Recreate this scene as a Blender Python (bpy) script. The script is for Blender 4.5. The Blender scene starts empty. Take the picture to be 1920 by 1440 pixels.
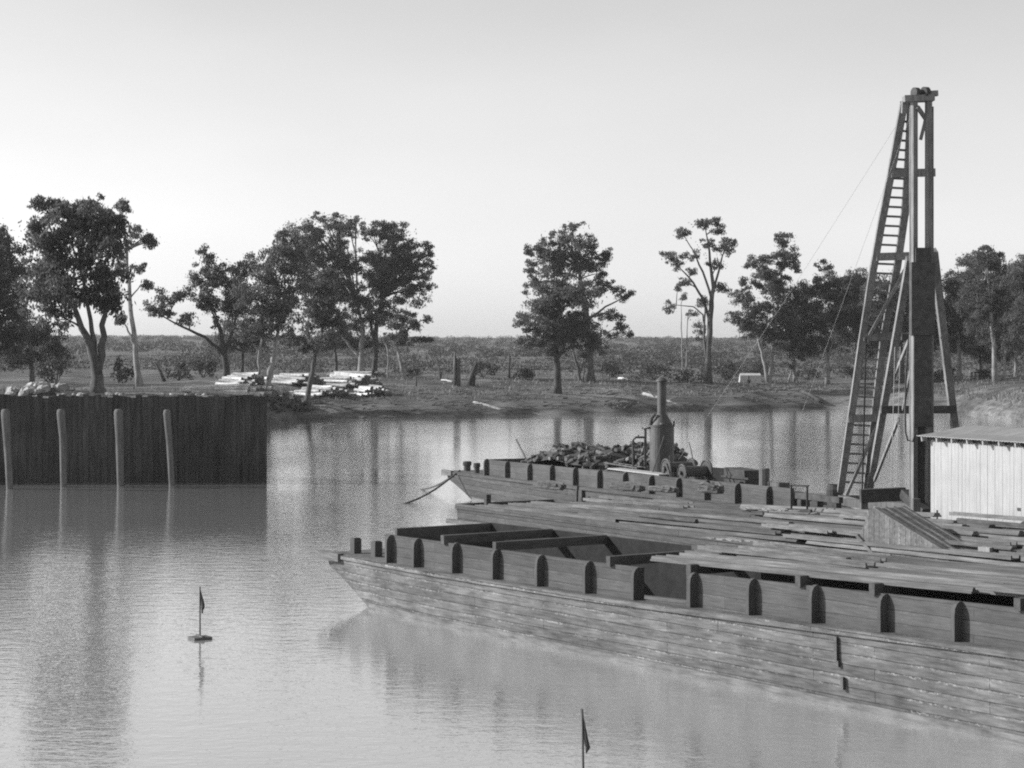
import bpy, math, random
import numpy as np
from mathutils import Vector, Matrix
random.seed(11); RNG = np.random.default_rng(11)
R = math.radians
S = bpy.context.scene
COL = S.collection

# ------------------------------------------------------------------ camera, sky, sun, exposure
F, HOR, H = 3900.0, 650.0, 7.0            # focal length and horizon in pixels of the 1920x1440 plate, camera height in metres
cd = bpy.data.cameras.new('camera'); cam = bpy.data.objects.new('camera', cd); COL.objects.link(cam)
cam.location = (0, 0, H); cam.rotation_euler = (R(90), 0, 0)
cd.sensor_width = 36; cd.lens = 36 * F / 1920; cd.shift_y = -(720 - HOR) / 1920
cd.clip_start = .5; cd.clip_end = 9000
S.camera = cam
SUN_AZ, SUN_EL = 172.0, 25.0
sv = Vector((math.cos(R(SUN_EL)) * math.cos(R(SUN_AZ)), math.cos(R(SUN_EL)) * math.sin(R(SUN_AZ)), math.sin(R(SUN_EL))))
W = bpy.data.worlds.new('World'); S.world = W; W.use_nodes = True
nt = W.node_tree; nt.nodes.clear()
sky = nt.nodes.new('ShaderNodeTexSky'); sky.sky_type = 'NISHITA'; sky.sun_disc = False
sky.sun_elevation = R(SUN_EL); sky.sun_rotation = math.atan2(sv.x, sv.y)
sky.air_density = 1.0; sky.dust_density = .75
sep = nt.nodes.new('ShaderNodeSeparateColor'); nt.links.new(sky.outputs[0], sep.inputs[0])
def wmath(op, a, b):
    n = nt.nodes.new('ShaderNodeMath'); n.operation = op
    for i, v in enumerate((a, b)):
        if isinstance(v, (int, float)): n.inputs[i].default_value = v
        else: nt.links.new(v, n.inputs[i])
    return n.outputs[0]
# a black and white plate
lum = wmath('ADD', wmath('MULTIPLY', sep.outputs[0], .42), wmath('ADD', wmath('MULTIPLY', sep.outputs[1], .43), wmath('MULTIPLY', sep.outputs[2], .15)))
cmb = nt.nodes.new('ShaderNodeCombineColor')
tcw = nt.nodes.new('ShaderNodeTexCoord'); mpw = nt.nodes.new('ShaderNodeMapping'); mpw.inputs['Scale'].default_value = (2.5, 2.5, 7)
nzw = nt.nodes.new('ShaderNodeTexNoise'); nzw.inputs['Scale'].default_value = 1.6; nzw.inputs['Detail'].default_value = 5
nt.links.new(tcw.outputs['Generated'], mpw.inputs[0]); nt.links.new(mpw.outputs[0], nzw.inputs['Vector'])
lum = wmath('MULTIPLY', lum, wmath('ADD', wmath('MULTIPLY', nzw.outputs[0], .22), .89))      # thin high cloud
for i in range(3): nt.links.new(lum, cmb.inputs[i])
bg = nt.nodes.new('ShaderNodeBackground'); bg.inputs[1].default_value = .15
out = nt.nodes.new('ShaderNodeOutputWorld')
nt.links.new(cmb.outputs[0], bg.inputs[0]); nt.links.new(bg.outputs[0], out.inputs[0])
sl = bpy.data.lights.new('sun', 'SUN'); sl.energy = 4.4; sl.angle = R(.53); sl.color = (1, 1, 1)
so = bpy.data.objects.new('sun', sl); COL.objects.link(so); so.location = (-40, 20, 60)
so.rotation_euler = sv.to_track_quat('Z', 'Y').to_euler()
S.view_settings.view_transform = 'Standard'; S.view_settings.look = 'None'
S.view_settings.exposure = 0.38; S.view_settings.gamma = 1.0
S.cycles.max_bounces = 6; S.cycles.diffuse_bounces = 3; S.cycles.glossy_bounces = 3
S.cycles.filter_width = 2.0; S.cycles.sample_clamp_indirect = 3; S.cycles.sample_clamp_direct = 4
S.cycles.use_denoising = False

# ------------------------------------------------------------------ materials (all neutral: the plate is black and white)
class NT:
    def __init__(s, name):
        s.m = bpy.data.materials.new(name); s.m.use_nodes = True; s.t = s.m.node_tree
        s.p = s.t.nodes['Principled BSDF']; s.co = None
    def n(s, typ, **kw):
        nd = s.t.nodes.new(typ)
        for k, v in kw.items(): setattr(nd, k, v)
        return nd
    def l(s, a, b): s.t.links.new(a, b)
    def math(s, op, a, b=0.0, clamp=False):
        nd = s.n('ShaderNodeMath', operation=op, use_clamp=clamp)
        for i, v in enumerate((a, b)):
            if isinstance(v, (int, float)): nd.inputs[i].default_value = v
            else: s.l(v, nd.inputs[i])
        return nd.outputs[0]
    def coord(s, scale=(1, 1, 1), perm=None, which='Object'):
        if s.co is None: s.co = s.n('ShaderNodeTexCoord')
        src = s.co.outputs[which]
        if perm:
            sx = s.n('ShaderNodeSeparateXYZ'); s.l(src, sx.inputs[0]); cx = s.n('ShaderNodeCombineXYZ')
            for i, c in enumerate(perm): s.l(sx.outputs['xyz'.index(c)], cx.inputs[i])
            src = cx.outputs[0]
        mp = s.n('ShaderNodeMapping'); mp.inputs['Scale'].default_value = scale; s.l(src, mp.inputs[0])
        return mp.outputs[0]
    def noise(s, vec, scale=1.0, detail=4.0, rough=.6):
        nd = s.n('ShaderNodeTexNoise'); nd.inputs['Scale'].default_value = scale; nd.inputs['Detail'].default_value = detail
        nd.inputs['Roughness'].default_value = rough; s.l(vec, nd.inputs['Vector']); return nd.outputs[0]
    def ramp(s, v, a, b, lo=0.0, hi=1.0):
        nd = s.n('ShaderNodeMapRange'); nd.inputs[1].default_value = a; nd.inputs[2].default_value = b
        nd.inputs[3].default_value = lo; nd.inputs[4].default_value = hi; s.l(v, nd.inputs[0]); return nd.outputs[0]
    def grey(s, v):
        cb = s.n('ShaderNodeCombineColor')
        for i in range(3): s.l(v, cb.inputs[i])
        s.l(cb.outputs[0], s.p.inputs['Base Color'])
    def bump(s, v, strength=.5, dist=.02):
        b = s.n('ShaderNodeBump'); b.inputs['Strength'].default_value = strength; b.inputs['Distance'].default_value = dist
        s.l(v, b.inputs['Height']); s.l(b.outputs[0], s.p.inputs['Normal'])

def wood(name, g, var=.5, grain=(1, 12, 12), blotch=.5, specks=0.0, seam=None, perm=None, rough=.85, seam_dark=.35, per_object=0.0, spec=.25):
    """weathered timber: grain stretched along local x, blotches, pale flakes, plank seams"""
    t = NT(name); t.p.inputs['Roughness'].default_value = rough; t.p.inputs['Specular IOR Level'].default_value = spec
    gr = t.noise(t.coord(grain), 1.6, 5, .65)
    bl = t.noise(t.coord((1, 1, 1)), blotch, 4, .6)
    v = t.math('MULTIPLY', t.ramp(gr, .3, .7, 1 - var, 1 + var), t.ramp(bl, .3, .7, 1 - var * .7, 1 + var * .7))
    h = gr
    if specks:
        sp = t.noise(t.coord((grain[0] * 2.2, grain[1] * .9, grain[2] * .9)), 2.2, 6, .75)
        msk = t.noise(t.coord((.5, 1, 1)), 1.4, 3)
        f = t.math('MULTIPLY', t.ramp(sp, .6, .68), t.ramp(msk, .42, .62))
        v = t.math('ADD', v, t.math('MULTIPLY', f, specks))
    if seam:
        b = t.n('ShaderNodeTexBrick'); b.offset = .37; b.offset_frequency = 2
        b.inputs['Scale'].default_value = 1; b.inputs['Brick Width'].default_value = seam[1]; b.inputs['Row Height'].default_value = seam[0]
        b.inputs['Mortar Size'].default_value = seam[2]; b.inputs['Mortar Smooth'].default_value = .4; b.inputs['Bias'].default_value = 0
        b.inputs['Color1'].default_value = (.8, .8, .8, 1); b.inputs['Color2'].default_value = (1.15, 1.15, 1.15, 1); b.inputs['Mortar'].default_value = (seam_dark, seam_dark, seam_dark, 1)
        vec = t.coord((1, 1, 1), perm or 'xzy')
        wob = t.n('ShaderNodeVectorMath', operation='ADD'); nz = t.n('ShaderNodeTexNoise'); nz.inputs['Scale'].default_value = .9
        sc = t.n('ShaderNodeVectorMath', operation='SCALE'); sc.inputs['Scale'].default_value = .03
        t.l(vec, nz.inputs['Vector']); t.l(nz.outputs[1], sc.inputs[0]); t.l(vec, wob.inputs[0]); t.l(sc.outputs[0], wob.inputs[1])
        t.l(wob.outputs[0], b.inputs['Vector'])
        sg = t.n('ShaderNodeRGBToBW'); t.l(b.outputs['Color'], sg.inputs[0])
        v = t.math('MULTIPLY', v, sg.outputs[0])
        h = t.math('SUBTRACT', t.math('MULTIPLY', gr, .4), b.outputs['Fac'])
        if specks:
            b2 = t.n('ShaderNodeTexBrick'); b2.offset = .37; b2.offset_frequency = 2
            b2.inputs['Scale'].default_value = 1; b2.inputs['Brick Width'].default_value = seam[1]; b2.inputs['Row Height'].default_value = seam[0]
            b2.inputs['Mortar Size'].default_value = seam[2] * 3.2; b2.inputs['Mortar Smooth'].default_value = .6
            sh = t.n('ShaderNodeVectorMath', operation='ADD'); sh.inputs[1].default_value = (0, .022, 0); t.l(wob.outputs[0], sh.inputs[0]); t.l(sh.outputs[0], b2.inputs['Vector'])
            e1 = t.noise(t.coord((7, 16, 16)), 1.3, 5, .8); e2 = t.noise(t.coord((.8, 2, 2)), 1.0, 2)
            fe = t.math('MULTIPLY', t.math('MULTIPLY', b2.outputs['Fac'], t.ramp(e1, .5, .6)), t.ramp(e2, .42, .58))
            v = t.math('ADD', v, t.math('MULTIPLY', fe, specks * 3.4))
            dk = t.math('MULTIPLY', t.ramp(t.noise(t.coord((2.5, 9, 9)), 1.1, 6, .8), .55, .66), t.ramp(e2, .5, .3))
            v = t.math('MULTIPLY', v, t.ramp(dk, 0, 1, 1, .55))
    if per_object:
        oi = t.n('ShaderNodeObjectInfo'); v = t.math('MULTIPLY', v, t.ramp(oi.outputs['Random'], 0, 1, 1 - per_object, 1 + per_object))
    t.grey(t.math('MULTIPLY', v, g)); t.bump(h, .5, .02)
    return t.m

def plain(name, g, var=.3, scale=3.0, rough=.8, metallic=0.0, bump=.3, per_object=0.0):
    t = NT(name); t.p.inputs['Roughness'].default_value = rough; t.p.inputs['Metallic'].default_value = metallic
    nz = t.noise(t.coord(), scale, 5, .65)
    v = t.ramp(nz, .3, .7, 1 - var, 1 + var)
    if per_object:
        oi = t.n('ShaderNodeObjectInfo'); v = t.math('MULTIPLY', v, t.ramp(oi.outputs['Random'], 0, 1, 1 - per_object, 1 + per_object))
    t.grey(t.math('MULTIPLY', v, g))
    if bump: t.bump(nz, bump, .02)
    return t.m

def foliage(name, g, trans=.25, isl=.4):
    t = NT(name); t.p.inputs['Roughness'].default_value = .55; t.p.inputs['Specular IOR Level'].default_value = .3
    nz = t.noise(t.coord(), .35, 3); geo = t.n('ShaderNodeNewGeometry')
    v = t.math('MULTIPLY', t.ramp(nz, .3, .7, 1 - isl, 1 + isl), t.ramp(geo.outputs['Random Per Island'], 0, 1, 1 - isl, 1 + isl))
    v = t.math('MULTIPLY', v, g); t.grey(v)
    tr = t.n('ShaderNodeBsdfTranslucent'); cb = t.n('ShaderNodeCombineColor')
    for i in range(3): t.l(v, cb.inputs[i])
    t.l(cb.outputs[0], tr.inputs[0])
    mx = t.n('ShaderNodeMixShader'); mx.inputs[0].default_value = trans
    o = t.t.nodes['Material Output']; t.l(t.p.outputs[0], mx.inputs[1]); t.l(tr.outputs[0], mx.inputs[2]); t.l(mx.outputs[0], o.inputs[0])
    return t.m

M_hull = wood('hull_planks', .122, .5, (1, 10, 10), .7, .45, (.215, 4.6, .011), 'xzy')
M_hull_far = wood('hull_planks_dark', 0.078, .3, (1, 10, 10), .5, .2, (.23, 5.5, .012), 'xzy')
M_coam = wood('coaming_boards', 0.085, .28, (1, 14, 14), .8, .12, (.25, 7, .007), 'xzy', seam_dark=.5)
M_beam = wood('sawn_beam', 0.075, .3, (6, 2, 6), .8, .1)
M_knee = wood('knee_timber', 0.08, .25, (8, 8, 1), .8)
M_deck = wood('deck_planks', 0.12, .45, (1, 9, 9), .8, .5, (.2, 4, .01), 'xyz')
M_wale = wood('wale_timber', 0.125, .45, (1, 12, 12), .9, .4)
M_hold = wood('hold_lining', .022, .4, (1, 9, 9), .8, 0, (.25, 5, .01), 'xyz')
M_pile = wood('sheet_pile_surface', 0.115, .45, (.6, 14, 14), .5, .55, per_object=.45)
M_coffer = wood('cofferdam_sheeting', 0.045, .7, (4, 4, .25), .3, 0, rough=.7)
M_post = wood('round_pile_timber', 0.125, .35, (7, 7, .5), .6)
M_tower = wood('tower_timber', 0.2, .35, (6, 6, .6), .6, .1)
M_black = wood('black_lining', .018, .35, (3, 3, 3), .6)  # near-black, only for the far coaming, much darker than the near one
M_dark = wood('tarred_timber', 0.065, .35, (3, 3, 3), .6)
M_iron = plain('boiler_iron', .07, .35, 2.5, .55, 0, .2)
M_iron2 = plain('machine_iron', .05, .4, 6, .5, 0, .3)
M_white = wood('whitewashed_boards', 0.365, .12, (8, 8, .6), 1.2, .0, rough=.9)
M_roof = wood('pale_roof_sheet', 0.32, .18, (6, 1, 1), .8, 0)
M_rope = wood('rope_fibre', .10, .4, (20, 20, 20), 3)
M_wire = plain('wire', .3, .1, 3, .6, 0, 0)
M_flag = plain('flag_cloth', .045, .3, 6, .9)
M_box = wood('wedge_planks', .13, .4, (5, 5, 5), 1.4, .35, (.22, 4, .012), 'zxy')
M_log = wood('peeled_log', 0.42, .5, (1, 6, 6), 1, per_object=.45)
M_logend = plain('log_end', .10, .4, 4, .9)
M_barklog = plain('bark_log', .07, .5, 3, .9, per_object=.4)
M_billet = plain('firewood_billet', .105, .6, 5, .9, per_object=.75)
M_stone = plain('rubble_stone', 0.32, .4, 1.5, .9, per_object=.3)
M_flake = plain('pale_splinter', 0.24, .4, 4, .9)
M_band = wood('scoured_wale', 0.15, .45, (1, 8, 8), .9, .25)
M_canvas = plain('canvas', 0.5, .15, 2, .9)
M_barkL = wood('pale_gum_bark', 0.26, .45, (1.6, 1.6, .25), .8, .0)
M_barkM = wood('grey_gum_bark', 0.1, .5, (2, 2, .3), .8)
M_barkD = wood('dark_gum_bark', 0.06, .5, (3, 3, .4), .8)
M_leaf = foliage('gum_foliage', .12, .5, .35)
M_leafB = foliage('pale_gum_foliage', .12, .5)
M_leafS = foliage('scrub_foliage', .06, .3, .2)
M_leafF = foliage('far_wood_foliage', .055, .3, .12)

def mat_ground():
    t = NT('river_bank_soil'); t.p.inputs['Roughness'].default_value = .95; t.p.inputs['Specular IOR Level'].default_value = .1
    st = t.noise(t.coord((.05, .35, 2.5)), 1.0, 6, .7)
    bl = t.noise(t.coord((1, 1, 1)), .06, 5, .65)
    fn = t.noise(t.coord((.6, 2, 2)), 1.2, 6, .75)
    v = t.math('MULTIPLY', t.math('MULTIPLY', t.ramp(st, .35, .65, .55, 1.5), t.ramp(bl, .35, .65, .6, 1.5)), t.ramp(fn, .35, .65, .6, 1.45))
    t.grey(t.math('MULTIPLY', v, .125)); t.bump(fn, .8, .3)
    return t.m
M_ground = mat_ground()
M_grass = foliage('dry_grass', .17, .2)
M_hill = plain('far_hill_scrub', .085, .35, .02, .95, 0, 0)

def mat_water():
    t = NT('river_water'); p = t.p
    p.inputs['Roughness'].default_value = .05; p.inputs['IOR'].default_value = 1.45; p.inputs['Specular IOR Level'].default_value = .8
    p.inputs['Coat Weight'].default_value = .85; p.inputs['Coat Roughness'].default_value = .03; p.inputs['Coat IOR'].default_value = 1.45
    big = t.noise(t.coord((.05, .02, 1)), 1.0, 3)
    t.grey(t.ramp(big, .3, .7, .33, .40))
    a = t.noise(t.coord((1.3, 2.1, 1)), 1.0, 4, .6)
    b = t.noise(t.coord((5, 8, 1)), 1.0, 2, .5)
    h = t.math('ADD', t.math('MULTIPLY', a, 1.0), t.math('MULTIPLY', b, .28))
    h = t.math('MULTIPLY', h, t.ramp(big, .35, .6, .35, 1.0))
    t.bump(h, 1.0, .022); t.l(t.t.nodes['Bump'].outputs[0], p.inputs['Coat Normal'])
    return t.m
M_water = mat_water()

# ------------------------------------------------------------------ mesh helpers
def V(*a): return Vector(a)
class MB:
    def __init__(s): s.v = []; s.f = []
    def add(s, vs, fs):
        b = len(s.v); s.v += [tuple(v) for v in vs]; s.f += [tuple(i + b for i in f) for f in fs]
    def hexa(s, p):      # 8 corners: bottom ring 0-3, top ring 4-7
        s.add(p, [(3, 2, 1, 0), (4, 5, 6, 7), (0, 1, 5, 4), (1, 2, 6, 5), (2, 3, 7, 6), (3, 0, 4, 7)])
    def box(s, c, size, rz=0.0):
        cx, cy, cz = c; a, b, h = (x / 2 for x in size); co, si = math.cos(rz), math.sin(rz)
        pts = [(-a, -b, -h), (a, -b, -h), (a, b, -h), (-a, b, -h), (-a, -b, h), (a, -b, h), (a, b, h), (-a, b, h)]
        s.hexa([(cx + x * co - y * si, cy + x * si + y * co, cz + z) for x, y, z in pts])
    def beam(s, p, q, w, h, up=(0, 0, 1)):
        p, q = Vector(p), Vector(q); d = (q - p).normalized(); u = Vector(up)
        x = d.cross(u)
        if x.length < 1e-4: x = d.cross(Vector((0, 1, 0)))
        x.normalize(); u = x.cross(d).normalized(); x *= w / 2; u *= h / 2
        s.hexa([p - x - u, p + x - u, q + x - u, q - x - u, p - x + u, p + x + u, q + x + u, q - x + u])
    def tube(s, pts, rad, seg=8, caps=True):
        pts = [Vector(p) for p in pts]; n = len(pts)
        if isinstance(rad, (int, float)): rad = [rad] * n
        b = len(s.v); ref = None
        for i, p in enumerate(pts):
            d = (pts[min(i + 1, n - 1)] - pts[max(i - 1, 0)]).normalized()
            if ref is None: ref = d.cross(V(0, 0, 1)) if abs(d.z) < .9 else d.cross(V(0, 1, 0))
            x = (ref - d * ref.dot(d)).normalized(); ref = x; y = d.cross(x)
            for k in range(seg):
                a = 2 * math.pi * k / seg; s.v.append(tuple(p + x * rad[i] * math.cos(a) + y * rad[i] * math.sin(a)))
        for i in range(n - 1):
            for k in range(seg):
                k2 = (k + 1) % seg; s.f.append((b + i * seg + k, b + i * seg + k2, b + (i + 1) * seg + k2, b + (i + 1) * seg + k))
        if caps:
            s.f.append(tuple(b + k for k in range(seg))[::-1]); s.f.append(tuple(b + (n - 1) * seg + k for k in range(seg)))
    def lathe(s, c, prof, seg=20):   # prof: (r, z)
        b = len(s.v); cx, cy, cz = c
        for r, z in prof:
            for k in range(seg):
                a = 2 * math.pi * k / seg; s.v.append((cx + r * math.cos(a), cy + r * math.sin(a), cz + z))
        for i in range(len(prof) - 1):
            for k in range(seg):
                k2 = (k + 1) % seg; s.f.append((b + i * seg + k, b + i * seg + k2, b + (i + 1) * seg + k2, b + (i + 1) * seg + k))
        s.f.append(tuple(b + k for k in range(seg))[::-1]); s.f.append(tuple(b + (len(prof) - 1) * seg + k for k in range(seg)))
    def prism(s, prof, depth):       # prof: list of 3-D points, depth: vector
        n = len(prof); d = Vector(depth); b = len(s.v)
        for p in prof: s.v.append(tuple(p))
        for p in prof: s.v.append(tuple(Vector(p) + d))
        s.f.append(tuple(b + i for i in range(n))[::-1]); s.f.append(tuple(b + n + i for i in range(n)))
        for i in range(n):
            j = (i + 1) % n; s.f.append((b + i, b + j, b + n + j, b + n + i))
    def build(s, name, mat, parent=None, loc=None, rz=0.0, smooth=False):
        if parent is not None: mw = WM[parent.name]
        else: mw = Matrix.Translation(Vector(loc or (0, 0, 0))) @ Matrix.Rotation(rz, 4, 'Z')
        inv = mw.inverted()
        me = bpy.data.meshes.new(name); me.from_pydata([tuple(inv @ Vector(v)) for v in s.v], [], s.f); me.update()
        import bmesh
        bm = bmesh.new(); bm.from_mesh(me); bmesh.ops.recalc_face_normals(bm, faces=bm.faces); bm.to_mesh(me); bm.free()
        me.materials.append(mat)
        if smooth:
            for p in me.polygons: p.use_smooth = True
        o = bpy.data.objects.new(name, me); COL.objects.link(o)
        if parent is not None: o.parent = parent; WM[o.name] = mw
        else: o.location = Vector(loc or (0, 0, 0)); o.rotation_euler = (0, 0, rz); WM[o.name] = mw
        return o
WM = {}
def tag(o, label=None, cat=None, group=None, kind=None):
    if label: o['label'] = label
    if cat: o['category'] = cat
    if group: o['group'] = group
    if kind: o['kind'] = kind
    return o
def thing(name, loc, label, cat, group=None, rz=0.0):
    o = bpy.data.objects.new(name, None); COL.objects.link(o); o.location = loc; o.rotation_euler = (0, 0, rz)
    o.empty_display_size = .3
    WM[o.name] = Matrix.Translation(Vector(loc)) @ Matrix.Rotation(rz, 4, 'Z')
    return tag(o, label, cat, group)
def quads(name, mat, P4, parent=None, loc=(0, 0, 0)):
    """many loose quads from an (n,4,3) array"""
    off = np.array(WM[parent.name].translation if parent is not None else loc)
    n = len(P4); me = bpy.data.meshes.new(name)
    me.vertices.add(n * 4); me.vertices.foreach_set('co', (P4 - off).astype(np.float32).ravel())
    me.loops.add(n * 4); me.loops.foreach_set('vertex_index', np.arange(n * 4, dtype=np.int32))
    me.polygons.add(n); me.polygons.foreach_set('loop_start', np.arange(0, n * 4, 4, dtype=np.int32)); me.polygons.foreach_set('loop_total', np.full(n, 4, np.int32))
    me.update(calc_edges=True); me.materials.append(mat)
    o = bpy.data.objects.new(name, me); COL.objects.link(o)
    if parent is not None: o.parent = parent
    else: o.location = loc
    return o
def leafquads(C, size, droop=0.0):
    n = len(C); a = RNG.normal(size=(n, 3)); a[:, 2] -= droop; a /= np.linalg.norm(a, axis=1)[:, None]
    b = RNG.normal(size=(n, 3)); b -= a * (a * b).sum(1)[:, None]; b /= np.linalg.norm(b, axis=1)[:, None]
    l = (size * RNG.uniform(.7, 1.4, n))[:, None]; a = a * l; b = b * l * .42
    return np.stack([C - a, C + b, C + a, C - b], 1)

def P(px, py, z):
    """world point at height z seen at plate pixel (px, py)"""
    Y = F * (H - z) / (py - HOR); return V((px - 960) * Y / F, Y, z)
def PY(px, py, Y): return V((px - 960) * Y / F, Y, H + (HOR - py) * Y / F)

# ------------------------------------------------------------------ terrain
WL = [(-2500, 108), (400, 109), (455, 113), (480, 135), (500, 186), (560, 198), (800, 205), (1100, 218), (1500, 235), (1640, 237), (1780, 224), (1950, 182), (2200, 140), (3600, 120)]
WLx, WLy = [a for a, b in WL], [b for a, b in WL]
SP = [(-40, -3), (-12, -2), (0, 0), (1.2, .5), (4, .95), (10, 1.65), (18, 2.05), (30, 2.75), (60, 3.25), (150, 3.6), (300, 4.2), (700, 7.5), (1300, 13.4), (1500, 14.0), (2500, 13.0)]
SPx, SPy = [a for a, b in SP], [b for a, b in SP]
def n1(x, y): return math.sin(x * .31 + 1.7 * math.sin(y * .23)) * .5 + math.sin(y * .41 + 2.1 * math.sin(x * .17) + 1) * .5
def gz(X, Y):
    u = 960 + F * X / max(Y, 1)
    s = Y - float(np.interp(u, WLx, WLy)) - 1.3 * math.sin(u * .021) - .8 * math.sin(u * .057 + 1)
    z = float(np.interp(s, SPx, SPy))
    if s > 0:
        z += min(s, 20) / 20 * .22 * n1(X, Y) + min(s, 6) / 6 * .08 * n1(X * 3.1, Y * 3.7)
        if s > 400: z += min((s - 400) / 600, 1) * .35 * n1(X * .2, Y * .1)
    z += 3.0 * math.exp(-((X + 26.5) / 5.5) ** 2 - ((Y - 117) / 4) ** 2)          # spoil mound behind the cofferdam
    z += 1.5 * math.exp(-((X + 22) / 7) ** 2 - ((Y - 114) / 3) ** 2)
    return z
def G(px, py, ymin=100, ymax=700):
    """point where the ray through (px,py) meets the far bank"""
    Y = ymin + max(0, float(np.interp(px, WLx, WLy)) - ymin)
    while Y < ymax:
        X = (px - 960) * Y / F
        if H + (HOR - py) * Y / F <= gz(X, Y): break
        Y += .5
    X = (px - 960) * Y / F
    return V(X, Y, gz(X, Y))
us = list(range(-2400, -200, 100)) + list(range(-200, 2100, 12)) + list(range(2100, 3600, 100))
ss = [-40, -20, -8, -3, -1, 0, .6, 1.2, 2, 3, 4, 5.5, 7, 8.5, 10, 12, 14, 16, 18, 21, 24, 27, 30, 35, 40, 46, 53, 60, 70, 85, 100, 125, 150, 190, 240, 300, 400, 500, 600, 700, 850, 1000, 1150, 1300, 1400, 1500, 1800, 2500]
gv, gf = [], []
for u in us:
    yw = float(np.interp(u, WLx, WLy))
    for s_ in ss:
        Y = yw + s_ + 1.3 * math.sin(u * .021) + .8 * math.sin(u * .057 + 1); X = (u - 960) * Y / F; gv.append((X, Y, gz(X, Y)))
ns = len(ss)
for i in range(len(us) - 1):
    for j in range(ns - 1): gf.append((i * ns + j, (i + 1) * ns + j, (i + 1) * ns + j + 1, i * ns + j + 1))
mb = MB(); mb.v, mb.f = gv, gf
tag(mb.build('riverbank_ground', M_ground, smooth=True), kind='structure')
mb = MB(); mb.add([(-900, -150, 0), (900, -150, 0), (900, 420, 0), (-900, 420, 0)], [(0, 1, 2, 3)])
tag(mb.build('river_water', M_water), kind='structure')

# ------------------------------------------------------------------ barges
class Frame:
    def __init__(s, ox, oy, deg):
        s.o = V(ox, oy, 0); s.a = R(deg); s.e = V(math.cos(s.a), math.sin(s.a), 0); s.n = V(-math.sin(s.a), math.cos(s.a), 0)
    def w(s, t, y, z): return s.o + s.e * t + s.n * y + V(0, 0, z)
    def t_at(s, px, y):     # t of the point on the line y=const seen in plate column px
        k = (px - 960) / F; b = s.o + s.n * y
        return (k * b.y - b.x) / (s.e.x - k * s.e.y)

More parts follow.
